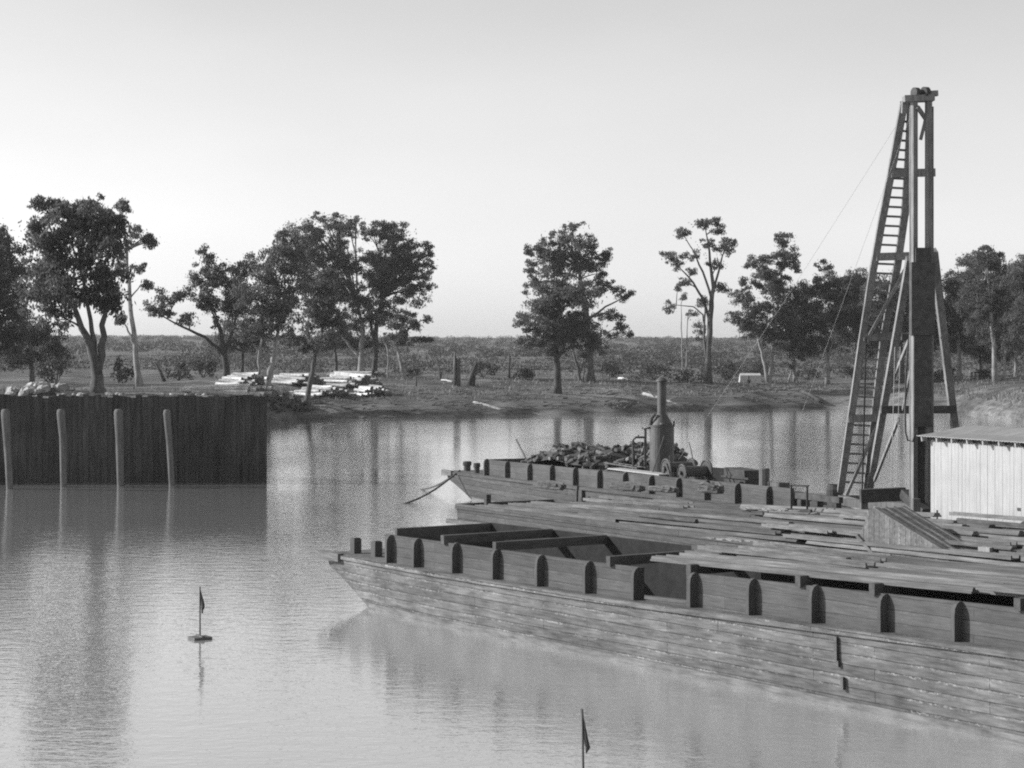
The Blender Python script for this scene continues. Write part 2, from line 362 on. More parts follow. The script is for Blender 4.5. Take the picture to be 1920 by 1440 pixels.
def barge(fr, label, t_tip, t_wl, t_end, width, zd, zc, t_c0, t_c1, far_c1, knees, opening, nin, fin, hullmat, name, coam_far_dz=.15, group=None, near_in=.34):
    """zd(t): deck height, zc(t): coaming top, t_c0/t_c1: coaming ends, nin/fin: near and far coaming lines"""
    root = thing(name, fr.w(0, 0, 0), label, 'barge', group, fr.a)
    ts = [t_tip] + list(np.arange(t_tip + 1.0, t_wl + 1.01, .8)) + list(np.arange(t_wl + 2, t_end, 1.5)) + [t_end]
    def keel(t):
        k = (t - t_tip) / (t_wl - t_tip); zt = zd(t_tip) - .38
        return max(-.8, zt + (0 - zt) * min(k, 1.0) ** 1.15 - max(0, k - 1) * 1.2)
    def tap(t): return .42 * max(0, 1 - (t - t_tip) / (t_wl - t_tip + 4)) ** 1.2
    m = MB(); rows = []
    for t in ts:
        kz = keel(t); z = zd(t); b = len(m.v); tp = tap(t)
        ys = [(tp, z), (tp + .02, z - .45 * (z - kz)), (tp + .09, kz), (width - tp - .09, kz), (width - tp - .02, z - .45 * (z - kz)), (width - tp, z)]
        m.v += [tuple(fr.w(t, y, q)) for y, q in ys]; rows.append(b)
    for i in range(len(ts) - 1):
        for k in range(5): m.f.append((rows[i] + k, rows[i + 1] + k, rows[i + 1] + k + 1, rows[i] + k + 1))
    m.f.append(tuple(rows[0] + k for k in range(6))); m.f.append(tuple(rows[-1] + k for k in range(6))[::-1])
    m.build('hull', hullmat, root)
    # gunwale log and a lower wale, standing proud of the planking
    for yy, sgn in ((-.03, 1), (width + .03, -1)):
        m = MB()
        for i in range(len(ts) - 1):
            a, b = ts[i], ts[i + 1]
            m.beam(fr.w(a, yy + sgn * tap(a), zd(a) - .05), fr.w(b, yy + sgn * tap(b), zd(b) - .05), .07, .11)
        m.build('gunwale', hullmat, root)
    m = MB()
    i0 = [i for i, t in enumerate(ts) if keel(t) < .05]
    for i in i0[:-1]:
        a, b = ts[i], ts[i + 1]; m.beam(fr.w(a, tap(a) + .045, .07), fr.w(b, tap(b) + .045, .07), .09, .15)
    m.build('waterline_wale', M_band, root)
    m = MB(); m.beam(fr.w(t_tip - .06, .6, zd(t_tip) - .2), fr.w(t_tip - .06, width - .6, zd(t_tip) - .2), .14, .38); m.build('headlog', M_hull_far if hullmat is M_hull_far else M_wale, root)
    m = MB(); yb_ = tap(t_tip); m.hexa([fr.w(t_tip - .25, yb_ - .16, zd(t_tip) - .2), fr.w(t_tip + .95, yb_ - .2, zd(t_tip) - .17), fr.w(t_tip + .95, yb_ - .02, zd(t_tip) - .17), fr.w(t_tip - .25, yb_ + .05, zd(t_tip) - .2), fr.w(t_tip - .25, yb_ - .16, zd(t_tip) + .05), fr.w(t_tip + .95, yb_ - .2, zd(t_tip) + .05), fr.w(t_tip + .95, yb_ - .02, zd(t_tip) + .05), fr.w(t_tip - .25, yb_ + .05, zd(t_tip) + .05)])
    m.build('bow_fender', M_wale, root)
    # deck: foredeck, side strips, after deck (the hold stays open)
    m = MB()
    def strip(t0, t1, y0, y1):
        q = list(np.arange(t0, t1, 2.0)) + [t1]
        for a, b in zip(q[:-1], q[1:]):
            m.hexa([fr.w(a, y0 + tap(a) * (y0 < 1), zd(a) - .08), fr.w(b, y0 + tap(b) * (y0 < 1), zd(b) - .08), fr.w(b, y1 - tap(b) * (y1 > width - 1), zd(b) - .08), fr.w(a, y1 - tap(a) * (y1 > width - 1), zd(a) - .08),
                    fr.w(a, y0 + tap(a) * (y0 < 1), zd(a) + .012), fr.w(b, y0 + tap(b) * (y0 < 1), zd(b) + .012), fr.w(b, y1 - tap(b) * (y1 > width - 1), zd(b) + .012), fr.w(a, y1 - tap(a) * (y1 > width - 1), zd(a) + .012)])
    strip(t_tip + .02, t_c0, .02, width - .02); strip(t_c0, t_c1, .02, nin + .03); strip(t_c0, t_c1, fin - .03, width - .02)
    if t_end > t_c1 + .5: strip(t_c1, t_end, .02, width - .02)
    m.build('deck', M_deck, root)
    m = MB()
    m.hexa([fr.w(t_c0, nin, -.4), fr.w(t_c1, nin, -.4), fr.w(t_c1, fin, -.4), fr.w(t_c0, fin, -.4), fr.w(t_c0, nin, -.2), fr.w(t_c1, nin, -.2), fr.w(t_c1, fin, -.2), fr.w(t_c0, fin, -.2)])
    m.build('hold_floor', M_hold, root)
    # coaming: near board (with an opening), bow board, far board
    m = MB()
    spans = [(t_c0, t_c1)] if not opening else [(t_c0, opening[0]), (opening[1], t_c1)]
    for a0, b0 in spans:
        q = list(np.arange(a0, b0, 3.0)) + [b0]
        for a, b in zip(q[:-1], q[1:]):
            y0, y1 = nin, nin + .09
            m.hexa([fr.w(a, y0, -.2), fr.w(b, y0, -.2), fr.w(b, y1, -.2), fr.w(a, y1, -.2), fr.w(a, y0, zc(a)), fr.w(b, y0, zc(b)), fr.w(b, y1, zc(b)), fr.w(a, y1, zc(a))])
    if opening:
        a, b = opening; y0, y1 = nin, nin + .09
        m.hexa([fr.w(a, y0, -.2), fr.w(b, y0, -.2), fr.w(b, y1, -.2), fr.w(a, y1, -.2), fr.w(a, y0, zd(a) + .03), fr.w(b, y0, zd(b) + .03), fr.w(b, y1, zd(b) + .03), fr.w(a, y1, zd(a) + .03)])
    m.build('near_coaming', M_coam, root)
    m = MB(); dz = coam_far_dz
    q = list(np.arange(t_c0, far_c1, 3.0)) + [far_c1]
    for a, b in zip(q[:-1], q[1:]):
        y0, y1 = fin - .09, fin
        m.hexa([fr.w(a, y0, -.2), fr.w(b, y0, -.2), fr.w(b, y1, -.2), fr.w(a, y1, -.2), fr.w(a, y0, zc(a) + dz), fr.w(b, y0, zc(b) + dz), fr.w(b, y1, zc(b) + dz), fr.w(a, y1, zc(a) + dz)])
    m.build('far_coaming', M_black, root)
    m = MB(); z1 = zc(t_c0) + dz
    y0 = nin + .095 if dz < .1 else nin + .3
    m.hexa([fr.w(t_c0 + .01, y0, zd(t_c0) - .3), fr.w(t_c0 + .12, y0, zd(t_c0) - .3), fr.w(t_c0 + .12, fin - .095, zd(t_c0) - .3), fr.w(t_c0 + .01, fin - .095, zd(t_c0) - .3),
            fr.w(t_c0 + .01, y0, z1), fr.w(t_c0 + .12, y0, z1), fr.w(t_c0 + .12, fin - .095, z1), fr.w(t_c0 + .01, fin - .095, z1)])
    m.build('bow_coaming', M_beam, root)
    # knees: shaped brackets standing on the side deck outside the coaming
    kme = None
    for px in knees:
        t = fr.t_at(px, nin - .2)
        zb = zd(t) + .014; hk = zc(t) + random.uniform(.0, .045) - zb; th = .09
        m = MB()
        prof = [(-.003, 0), (-.205, 0), (-.205, hk - .24), (-.19, hk - .12), (-.14, hk - .04), (-.07, hk), (-.003, hk)]
        m.prism([fr.w(t - th, nin + y, zb + z) for y, z in prof], fr.e * th)
        m.build('knee', M_knee, root)
    return root

FB = Frame(1.70, 47.2, -55.5)
zdF = lambda t: 1.34 + (.0055 * t if t < 0 else .021 * t)
zcF = lambda t: zdF(t) + .73
knF = [725, 776, 848, 924, 1007, 1097, 1188, 1294, 1404, 1522, 1651, 1790, 1940]
oF = (FB.t_at(1203, .35) - .02, FB.t_at(1296, .35) - .16)
front = barge(FB, 'nearest weathered timber barge with open hold at the bow and arched knees', -12.7, -10.3, 24, 4.1, zdF, zcF, FB.t_at(722, .35), 22, -3.0 + 25, knF, oF, .35, 3.75, M_hull, 'barge')

def beam_on(fr, t, y0, y1, z, w=.16, h=.26, parent=None, mat=None, nm='cross_beam'):
    m = MB(); m.beam(fr.w(t, y0, z), fr.w(t, y1, z), w, h); return m.build(nm, mat or M_beam, parent)
for t in (-6.5, -4.15, .45, 3.3, 6.75, 8.85, 12.5):
    beam_on(FB, t, .26, 3.66, zcF(t) + .075, .15, .22, front)
# iron straps hanging on the side planking, and a plank in the coaming opening
for px, z0, z1 in ((1570, 1.36, .88), (1573, .9, .78), (1582, .6, .35)):
    t = FB.t_at(px, 0); m = MB(); m.beam(FB.w(t, -.03, z0), FB.w(t + .01, -.03, z1), .07, .06, FB.n); m.build('iron_strap', M_iron2, front)
m = MB()
for yy in (1.1, 2.0, 2.9): m.beam(FB.w(1.2, yy, 1.0), FB.w(4.0, yy, 1.0), .22, .06)
m.build('hold_stringer', M_deck, front)
for k, (t, y) in enumerate(((FB.t_at(667, .9), .9), (FB.t_at(706, .85), .85))):
    z = zdF(t); m = MB()
    for y2 in (y,):
        a, h = .115, .44
        m.hexa([FB.w(t - a, y - a, z + .013), FB.w(t + a, y - a, z + .013), FB.w(t + a, y + a, z + .013), FB.w(t - a, y + a, z + .013),
                FB.w(t - a, y - a, z + h - .03), FB.w(t + a, y - a, z + h - .03), FB.w(t + a, y + a, z + h - .03), FB.w(t - a, y + a, z + h - .03)])
        a = .095
        m.hexa([FB.w(t - a, y - a, z + h - .03), FB.w(t + a, y - a, z + h - .03), FB.w(t + a, y + a, z + h - .03), FB.w(t - a, y + a, z + h - .03),
                FB.w(t - a, y - a, z + h), FB.w(t + a, y - a, z + h), FB.w(t + a, y + a, z + h), FB.w(t - a, y + a, z + h)])
    m.build('bollard', M_knee, front)

BB = Frame(-1.25 + .3 * .0, 93.8, -64.5); BB.o = BB.o - BB.n * .35
zdB = lambda t: 1.2 + .009 * t
zcB = lambda t: zdB(t) + .72
knB = [908, 947, 989, 1031, 1074.5, 1120, 1168, 1217, 1268, 1321, 1378, 1437]
tBe = BB.t_at(1485, .35)
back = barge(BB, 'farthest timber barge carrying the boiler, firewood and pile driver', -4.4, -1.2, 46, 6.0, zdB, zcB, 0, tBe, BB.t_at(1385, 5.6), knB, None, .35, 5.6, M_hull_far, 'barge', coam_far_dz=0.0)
m = MB()
for a in (.5,):
    m.hexa([BB.w(tBe - .02, .45, .24), BB.w(tBe + .1, .45, .24), BB.w(tBe + .1, 5.5, .24), BB.w(tBe - .02, 5.5, .24), BB.w(tBe - .02, .45, zdB(tBe)), BB.w(tBe + .1, .45, zdB(tBe)), BB.w(tBe + .1, 5.5, zdB(tBe)), BB.w(tBe - .02, 5.5, zdB(tBe))])
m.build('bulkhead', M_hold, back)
for px, y, rr in ((876, 1.1, .19), (894, .8, .15)):
    t = BB.t_at(px, y); z = zdB(t) + .01; m = MB(); c = BB.w(t, y, z)
    m.lathe(c, [(rr * .85, 0), (rr * .85, .25), (rr * 1.08, .28), (rr * 1.08, .42), (rr * .9, .46)], 12); m.build('bollard', M_dark, back, smooth=False)
t = BB.t_at(1084, -.05); m = MB()
m.beam(BB.w(t, -.08, zdB(t) + .05), BB.w(t - .05, -.1, zdB(t) - .7), .12, .1, BB.n); m.beam(BB.w(t + .3, -.07, zdB(t) - .1), BB.w(t + .35, -.1, zdB(t) - .7), .3, .1, BB.n)
m.build('rudder_bracket', M_dark, back)

MBF = Frame(-2.04, 79.4, -59.0)
zdM = lambda t: .93 + .006 * t
mid = thing('barge', MBF.w(0, 0, 0), 'low laden barge between the two taller barges, buried under long sheet piles', 'barge', None, MBF.a)
m = MB(); ts = [-.15, .5, 1.5, 3] + list(range(6, 40, 3)); rows = []
for t in ts:
    kz = max(-.6, .35 - (t + .15) * .35); z = zdM(t); b = len(m.v); rows.append(b)
    m.v += [tuple(MBF.w(t, y, q)) for y, q in ((0, z), (.04, kz), (4.36, kz), (4.4, z))]
for i in range(len(ts) - 1):
    for k in range(3): m.f.append((rows[i] + k, rows[i + 1] + k, rows[i + 1] + k + 1, rows[i] + k + 1))
m.f.append(tuple(rows[0] + k for k in range(4))); m.f.append(tuple(rows[-1] + k for k in range(4))[::-1])
m.build('hull', M_hull_far, mid)
m = MB(); m.hexa([MBF.w(.2, .12, .3), MBF.w(38, .12, .3), MBF.w(38, 4.28, .3), MBF.w(.2, 4.28, .3), MBF.w(.2, .12, .62), MBF.w(38, .12, .85), MBF.w(38, 4.28, .85), MBF.w(.2, 4.28, .62)]); m.build('deck', M_hold, mid)
for yy in (.02, 4.38):
    m = MB(); m.beam(MBF.w(-.2, yy, zdM(0) - .03), MBF.w(38.9, yy, zdM(38) - .03), .12, .2); m.build('gunwale', M_hull_far, mid)
m = MB(); m.beam(MBF.w(-.14, .08, zdM(0) - .03), MBF.w(-.14, 4.32, zdM(0) - .03), .12, .2); m.build('headlog', M_hull_far, mid)
m = MB(); m.beam(MBF.w(-.6, -.15, .32), MBF.w(14, -.15, .45), .14, .16); m.build('rubbing_strake', M_wale, mid)
t = MBF.t_at(914, 1.2); m = MB(); m.box(MBF.w(t, 1.2, .95), (.2, .2, .75), MBF.a); m.build('bollard', M_dark, mid)

# ------------------------------------------------------------------ sheet piles: every length is a thing of its own
def pile_mesh(L, w=.225, h=.10, th=.02, flip=False):
    m = MB()
    if flip: prof = [(-.1125, 0), (.1125, 0), (.1125, .1), (.085, .1), (.065, .03), (-.065, .03), (-.085, .1), (-.1125, .1)]
    else: prof = [(-.1125, 0), (-.1125, .03), (-.09, .035), (-.06, .1), (.06, .1), (.09, .035), (.1125, .03), (.1125, 0)]
    m.prism([V(0, y, z) for y, z in prof], V(L, 0, 0))
    return m
def place_pile(proto, fr, t, y, z, dyaw=0.0, pitch=0.0, label=None, group=None):
    o = proto.copy(); COL.objects.link(o); o.location = fr.w(t, y, z); o.rotation_euler = (0, -pitch, fr.a + dyaw); o.scale = (1, random.uniform(.95, 1.6), random.uniform(1.0, 1.3))
    tag(o, label, 'sheet pile', group); return o
protos = [pile_mesh(L, flip=f).build('sheet_pile', M_pile, loc=(0, 0, 0)) for f in (False, True) for L in (9.5, 11.0, 12.5)]
LENS = (9.5, 11.0, 12.5) * 2
labM, gM = 'long rust-streaked sheet pile in the load covering the low middle barge', 'sheet piles on the low middle barge'
labF, gF = 'long sheet pile lying across the beams of the nearest barge', 'sheet piles on the nearest barge'
def zM(t, y): return .86 + .012 * t + max(0, min(1, (t - 3) / 17)) * .56 * max(0, min(1, (y - .4) / 3.6))
npl = 11
HS = (0, .03, .06, .1, .16)
for layer in range(2):
    for i in range(npl):
        y = .2 + i * .395 + random.uniform(-.03, .03)
        t = (1.5 + i * .12 + random.uniform(-.4, .5)) if layer == 0 else (5.5 + random.uniform(-1.2, 1.6) + (2.5 if i < 4 else -1.5))
        while t < 34:
            k = random.randrange(6); L = LENS[k]
            z0 = zM(t, y) + layer * .14 + random.choice(HS); z1 = zM(t + L, y) + layer * .14 + random.choice(HS) * .7
            if not (layer == 1 and random.random() < .22):
                place_pile(protos[k], MBF, t, y, z0, random.uniform(-.004, .004), math.atan2(z1 - z0, L), labM, gM)
            t += L + random.uniform(.05, .5)
for layer in range(2):
    for i in range(8):
        y = .60 + i * .385 + random.uniform(-.03, .03) + layer * .1
        t = .75 + random.uniform(-.25, .5) + layer * 2.0 + (.9 if i < 4 else -.6 * (layer > 0))
        while t < 19:
            k = random.randrange(6); L = LENS[k]
            b = .13 + layer * .09
            z0, z1 = zcF(t) + b, zcF(t + L) + b
            if t > .3: z0 = zcF(max(t, 0)) + b
            if not (layer == 1 and random.random() < .45):
                place_pile(protos[k], FB, t, y, z0 + random.choice((0, .02, .05, .11)), random.uniform(-.004, .004), math.atan2(z1 - z0, L), labF, gF)
            t += L + random.uniform(.05, .4)
for k in range(22):      # loose lengths thrown on top of the loads
    fr, zf, yr, tr, lab, grp = ((MBF, zM, (.3, 4.0), (3, 26), labM, gM), (FB, lambda t, y: zcF(max(t, 0)) + .02, (1.2, 3.0), (1.5, 3.6), labF, gF))[k % 3 == 0]
    t, y = random.uniform(*tr), random.uniform(*yr)
    o = place_pile(random.choice(protos), fr, t, y, zf(t, y) + random.uniform(.30, .40), random.uniform(-.05, .05), random.uniform(.004, .02), lab, grp); o.scale = (random.uniform(.25, .6), random.uniform(.7, 1.3), 1)
labH, gH = 'sheet pile lying on the shadowed floor of the open hold', 'sheet piles in the open hold'
for i in range(8):
    place_pile(protos[i % 3], FB, -5.2 + random.uniform(-.8, .8) + i * .15, .9 + i * .34, .3 + .55 * (i / 8) ** 1.5, random.uniform(-.01, .01), .03, labH, gH)
for o in protos: bpy.data.objects.remove(o)

# ------------------------------------------------------------------ wedge-shaped timber pontoon tilted on the middle barge, white block
t0 = MBF.t_at(1646, .25); wz = 1.28
wr = thing('tilted_pontoon', MBF.w(t0, .25, wz), 'wedge-shaped plank pontoon tilted on the sheet piles in front of the white shed', 'pontoon', None, MBF.a)
m = MB(); prof = [(-.62, .3), (-.25, 1.08), (.02, 1.12), (3.0, .1), (3.05, -.15), (.1, -.25)]
m.prism([MBF.w(t0 + a, .12, wz + b) for a, b in prof], MBF.n * 1.2); m.build('body', M_box, wr)
m = MB()
m.beam(MBF.w(t0 - .68, .08, wz + .3), MBF.w(t0 + .06, .08, wz - .2), .1, .1); m.build('lower_rim', M_wale, wr)
m = MB()
for yy in (.2, .55, .85, 1.2): m.beam(MBF.w(t0 + .0, yy, wz + 1.14), MBF.w(t0 + 2.98, yy, wz + .13), .2 if yy < .3 else .1, .03)
m.build('top_batten', M_wale, wr)
t = MBF.t_at(1848, .5); m = MB(); m.box(MBF.w(t, .5, 1.52), (.34, .2, .2), MBF.a + .3)
tag(m.build('white_block', M_white, loc=MBF.w(t, .5, 1.42)), 'small white block beside the shadow of the tilted pontoon', 'block')

# ------------------------------------------------------------------ rope coils on the middle load, small trestle
def coil(px, y, z, L, hgt, label):
    t = MBF.t_at(px, y); c = MBF.w(t, y, z + .1); m = MB(); pts = []
    for k in range(150):
        a = k * .42; rr = .75 + .25 * random.random()
        pts.append(c + MBF.e * (L / 2 * rr * math.cos(a)) + MBF.n * (.32 * rr * math.sin(a)) + V(0, 0, hgt * (.1 + .85 * k / 150 * (1 - .4 * abs(math.cos(a)))) + .03 * random.random()))
    m.tube(pts, .05, 5); tag(m.build('rope_coil', M_rope, loc=c), label, 'rope coil')
coil(1030, 3.2, zM(8, 3.2) + .36, 2.1, .28, 'flat heap of thick rope near the bow of the low middle barge')
coil(1172, 3.7, zM(11.5, 3.7) + .38, 2.4, .3, 'largest loose heap of rope beside the far barge, below the boiler')
coil(1245, 3.9, zM(13.5, 3.9) + .36, 1.7, .18, 'thin heap of rope between the large rope heap and the round coil')
coil(1333, 3.9, zM(15.5, 3.9) + .36, 1.2, .42, 'tidy round coil of rope against the side of the far barge')
t = MBF.t_at(1493, 3.0); z = zM(t, 3.0) + .34; m = MB()
m.beam(MBF.w(t, 2.8, z), MBF.w(t, 2.8, z + .85), .06, .06); m.beam(MBF.w(t + .55, 3.0, z), MBF.w(t + .55, 3.0, z + .85), .06, .06)
m.beam(MBF.w(t - .2, 2.75, z + .05), MBF.w(t + .7, 3.05, z + .05), .12, .1); m.beam(MBF.w(t - .05, 2.8, z + .84), MBF.w(t + .6, 3.02, z + .84), .06, .06)
tag(m.build('trestle', M_dark, loc=MBF.w(t, 2.8, z)), 'small dark two-legged trestle standing on the sheet piles by the far barge', 'trestle')
# pale debris flakes on the loads
for fr, px, y, zf, lab in ((FB, 1400, 3.4, lambda t, y: zcF(t) + .42, 'pale splintered planks scattered on the nearest load'), (MBF, 1440, 2.6, lambda t, y: zM(t, y) + .42, 'pale splintered planks scattered on the middle load')):
    t = fr.t_at(px, y); m = MB(); c = fr.w(t, y, zf(t, y))
    for k in range(26):
        tt, yy = t + random.uniform(-1.4, 1.4), y + random.uniform(-.18, .18); a = random.uniform(-.4, .4); p = fr.w(tt, yy, zf(tt, yy) + random.uniform(0, .03)); d = fr.e * math.cos(a) + fr.n * math.sin(a)
        m.beam(p, p + d * random.uniform(.15, .4), random.uniform(.04, .09), .015)
    tag(m.build('plank_splinters', M_flake, loc=c), lab, 'debris', kind='stuff')

# ------------------------------------------------------------------ boiler, pipes, winch, firewood on the far barge
yb = 3.0; tb = BB.t_at(1241, yb); zb = .24; cb = BB.w(tb, yb, zb)
sc = cb.y / F
ztop = PY(1241, 797, cb.y).z; zcone = PY(1241, 776, cb.y).z; zst = PY(1241, 716, cb.y).z
bo = thing('boiler', cb, 'tall upright steam boiler with a capped chimney on the far barge', 'boiler')
rB = 23 * sc
m = MB(); m.lathe(cb, [(rB, 0), (rB, .5), (rB * 1.02, .52), (rB * 1.02, .58), (rB, .6), (rB, 1.5), (rB * 1.015, 1.52), (rB * 1.015, 1.58), (rB, 1.6), (rB, ztop - zb - .06), (rB * 1.05, ztop - zb - .05), (rB * 1.05, ztop - zb)], 28); m.build('shell', M_iron, bo, smooth=False)
m = MB(); m.lathe(cb, [(rB * .9, ztop - zb + .01), (rB * .78, ztop - zb + .12), (9.5 * sc, zcone - zb)], 24); m.build('smoke_hood', M_iron, bo)
m = MB(); m.lathe(cb, [(8.6 * sc, zcone - zb - .02), (8.6 * sc, zst - zb), (8.9 * sc, zst - zb + .01)], 20); m.build('chimney', M_iron, bo)
m = MB(); m.lathe(cb, [(8.0 * sc, zst - zb + .01), (11.5 * sc, zst - zb + .03), (10.5 * sc, zst - zb + .07), (5 * sc, zst - zb + .17)], 20); m.build('chimney_cap', M_iron, bo)
m = MB(); m.tube([cb + V(-rB * .95, -.1, ztop - zb - .0), cb + V(-rB * .85, -.15, ztop - zb + .3), cb + V(-rB * .55, -.15, ztop - zb + .46)], .07, 8); m.build('safety_valve', M_iron2, bo)
m = MB(); m.tube([cb + V(rB * .95, -.2, ztop - zb - .05), cb + V(rB * .95, -.2, ztop - zb + .17)], .04, 8); m.build('steam_whistle', M_iron2, bo)
m = MB(); m.lathe(cb + V(-.02, -rB * .8, ztop - zb + .03), [(.09, 0), (.09, .08)], 12); m.build('gauge', M_wale, bo)
m = MB(); m.beam(cb + V(-.16, -rB - .005, .9), cb + V(.2, -rB - .005, .9), .02, .34); m.build('fire_door', M_iron2, bo)
pr = PY(1210, 884, cb.y - .9); zz = lambda y: PY(0, y, pr.y).z; xx = lambda x: PY(x, 0, pr.y).x
m = MB(); m.tube([V(xx(1210), pr.y, .3), V(xx(1210), pr.y, zz(803)), V(xx(1219), pr.y + .25, zz(803))], .055, 8)
m.tube([V(xx(1210), pr.y, zz(820)), V(xx(1192), pr.y, zz(820)), V(xx(1187), pr.y, zz(825)), V(xx(1187), pr.y, .3)], .045, 8)
m.tube([V(xx(1197), pr.y, zz(822)), V(xx(1197), pr.y, zz(815))], .03, 6); m.tube([V(xx(1206), pr.y, zz(803)), V(xx(1204), pr.y, zz(803))], .05, 6)
m.lathe(V(xx(1210), pr.y, zz(836)), [(.09, 0), (.09, .1)], 8); m.lathe(V(xx(1187), pr.y, zz(832)), [(.07, 0), (.07, .08)], 8)
tag(m.build('steam_pipe', M_iron2, loc=V(xx(1210), pr.y, .3)), 'bent iron steam pipes rising just left of the boiler', 'pipe')
# winch
tw, yw = BB.t_at(1275, 1.7), 1.7; wz0 = 1.72; cw = BB.w(tw, yw, wz0)
wi = thing('steam_winch', BB.w(tw, yw, .24), 'dark steam winch with drums and gear wheels at the foot of the boiler', 'winch', None, BB.a)
m = MB()
for dy in (-.65, .65): m.beam(BB.w(tw - 1.1, yw + dy, wz0 + .1), BB.w(tw + 1.6, yw + dy, wz0 + .1), .14, .2); m.beam(BB.w(tw - .9, yw + dy, .24), BB.w(tw - .9, yw + dy, wz0), .14, .14); m.beam(BB.w(tw + 1.4, yw + dy, .24), BB.w(tw + 1.4, yw + dy, wz0), .14, .14)
for dy in (-.6, .6):
    m.beam(BB.w(tw - .4, yw + dy, wz0 + .15), BB.w(tw, yw + dy, wz0 + .75), .08, .1); m.beam(BB.w(tw + .4, yw + dy, wz0 + .15), BB.w(tw, yw + dy, wz0 + .75), .08, .1)
m.build('bed_frame', M_iron2, wi)
def disc(c, ax, r, w, seg=20):
    mm = MB(); ax = Vector(ax).normalized(); mm.tube([c - ax * w / 2, c + ax * w / 2], r, seg); return mm
for (dt, dy, dz, r, w, nm) in ((-.1, 0, .62, .19, 1.0, 'drum'), (.95, .1, .5, .21, .9, 'drum')):
    disc(BB.w(tw + dt, yw + dy, wz0 + dz), BB.n, r, w).build(nm, M_rope, wi)
for (dt, dy, dz, r) in ((-.1, -.56, .58, .34), (-.1, .56, .6, .32), (.95, .62, .5, .42), (.95, -.45, .45, .31)):
    c = BB.w(tw + dt, yw + dy, wz0 + dz); mm = MB(); pts = [c + BB.e * (r * math.cos(a * math.pi / 10)) + V(0, 0, r * math.sin(a * math.pi / 10)) for a in range(21)]
    mm.tube(pts, .045, 6)
    mm.tube([c - BB.n * .03, c + BB.n * .03], r * .86, 18); mm.tube([c - BB.n * .14, c + BB.n * .14], r * .25, 10)
    mm.build('gear_wheel', M_iron2, wi)
m = MB(); m.tube([BB.w(tw + .6, yw - .7, wz0 + .2), BB.w(tw + .5, yw - .75, wz0 + 1.1)], .025, 6); m.build('lever', M_iron2, wi)
m = MB(); m.tube([BB.w(tw - .9, yw - .8, wz0 + .1), BB.w(tw - 1.6, yw + .2, wz0 + 1.75)], .03, 6); m.tube([BB.w(tw - .2, yw + .8, wz0 + .5), BB.w(tw - 1.2, yw + 1.1, wz0 + 1.5)], .03, 6); m.build('stay_rod', M_iron2, wi)
t = BB.t_at(1185, .9); m = MB(); m.beam(BB.w(t - 1.6, .95, zcB(t) + .05), BB.w(t + 2.6, .95, zcB(t) + .03), .6, .05)
tag(m.build('white_board', M_white, loc=BB.w(t, .95, zcB(t))), 'flat whitish board lying along the coaming left of the winch', 'board')
m = MB(); t2 = BB.t_at(1165, 1.6)
m.beam(BB.w(t2 - 1.4, 1.5, zcB(t2) + .2), BB.w(t2 + 1.5, 1.5, zcB(t2) + .12), .05, .05); m.beam(BB.w(t2 - 1.4, 1.9, zcB(t2) + .2), BB.w(t2 + 1.5, 1.9, zcB(t2) + .12), .05, .05)
for k in range(6): m.beam(BB.w(t2 - 1.3 + k * .52, 1.46, zcB(t2) + .19 - .013 * k), BB.w(t2 - 1.3 + k * .52, 1.94, zcB(t2) + .19 - .013 * k), .04, .04)
tag(m.build('ladder', M_wale, loc=BB.w(t2, 1.7, zcB(t2))), 'short pale ladder lying flat in front of the second firewood heap', 'ladder')
# firewood
bil = []
for k in range(3):
    m = MB(); L = .38 + .07 * k; n = 7; m.tube([V(-L / 2, 0, 0), V(0, .015, .01), V(L / 2, 0, 0)], [.085, .095, .08], n); bil.append(m.build('firewood_billet', M_billet, loc=(0, 0, 0)))
def heap(px0, px1, y0, y1, ztop, count, label, group, seed):
    rr = random.Random(seed); ta, tb_ = BB.t_at(px0, y0), BB.t_at(px1, y0)
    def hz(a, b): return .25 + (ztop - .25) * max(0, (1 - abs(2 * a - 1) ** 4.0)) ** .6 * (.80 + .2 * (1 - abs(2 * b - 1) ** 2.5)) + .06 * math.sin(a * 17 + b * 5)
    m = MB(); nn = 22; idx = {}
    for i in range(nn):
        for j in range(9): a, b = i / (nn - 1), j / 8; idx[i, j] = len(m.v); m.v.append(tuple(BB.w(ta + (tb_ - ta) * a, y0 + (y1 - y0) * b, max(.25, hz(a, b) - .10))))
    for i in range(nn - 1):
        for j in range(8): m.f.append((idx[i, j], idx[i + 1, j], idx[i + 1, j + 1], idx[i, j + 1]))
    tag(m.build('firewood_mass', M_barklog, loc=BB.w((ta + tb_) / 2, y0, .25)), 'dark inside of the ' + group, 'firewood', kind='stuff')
    for k in range(count):
        a, b = rr.uniform(.01, .99), rr.random() ** 1.5
        o = rr.choice(bil).copy(); COL.objects.link(o)
        o.location = BB.w(ta + (tb_ - ta) * a, y0 + (y1 - y0) * b, hz(a, b) - .05 + rr.uniform(-.05, .07))
        o.rotation_euler = (rr.uniform(-.5, .5), rr.uniform(-.6, .6), rr.uniform(0, 6.3)); tag(o, label, 'firewood', group)
heap(958, 1140, .85, 4.6, 2.72, 185, 'short split firewood billet in the heap nearer the barge bow', 'firewood heap nearer the bow', 3)
heap(1118, 1226, 2.9, 5.4, 2.9, 115, 'short split firewood billet in the heap just left of the boiler', 'firewood heap beside the boiler', 5)
for o in bil: bpy.data.objects.remove(o)
t = BB.t_at(985, 3.5); m = MB(); m.tube([BB.w(t + 1.2, 3.3, 1.2), BB.w(t - 1.0, 3.5, 2.62)], .05, 6)
tag(m.build('leaning_pole', M_post, loc=BB.w(t + 1.2, 3.3, 1.2)), 'thin pole leaning out of the firewood at the bow end', 'pole')
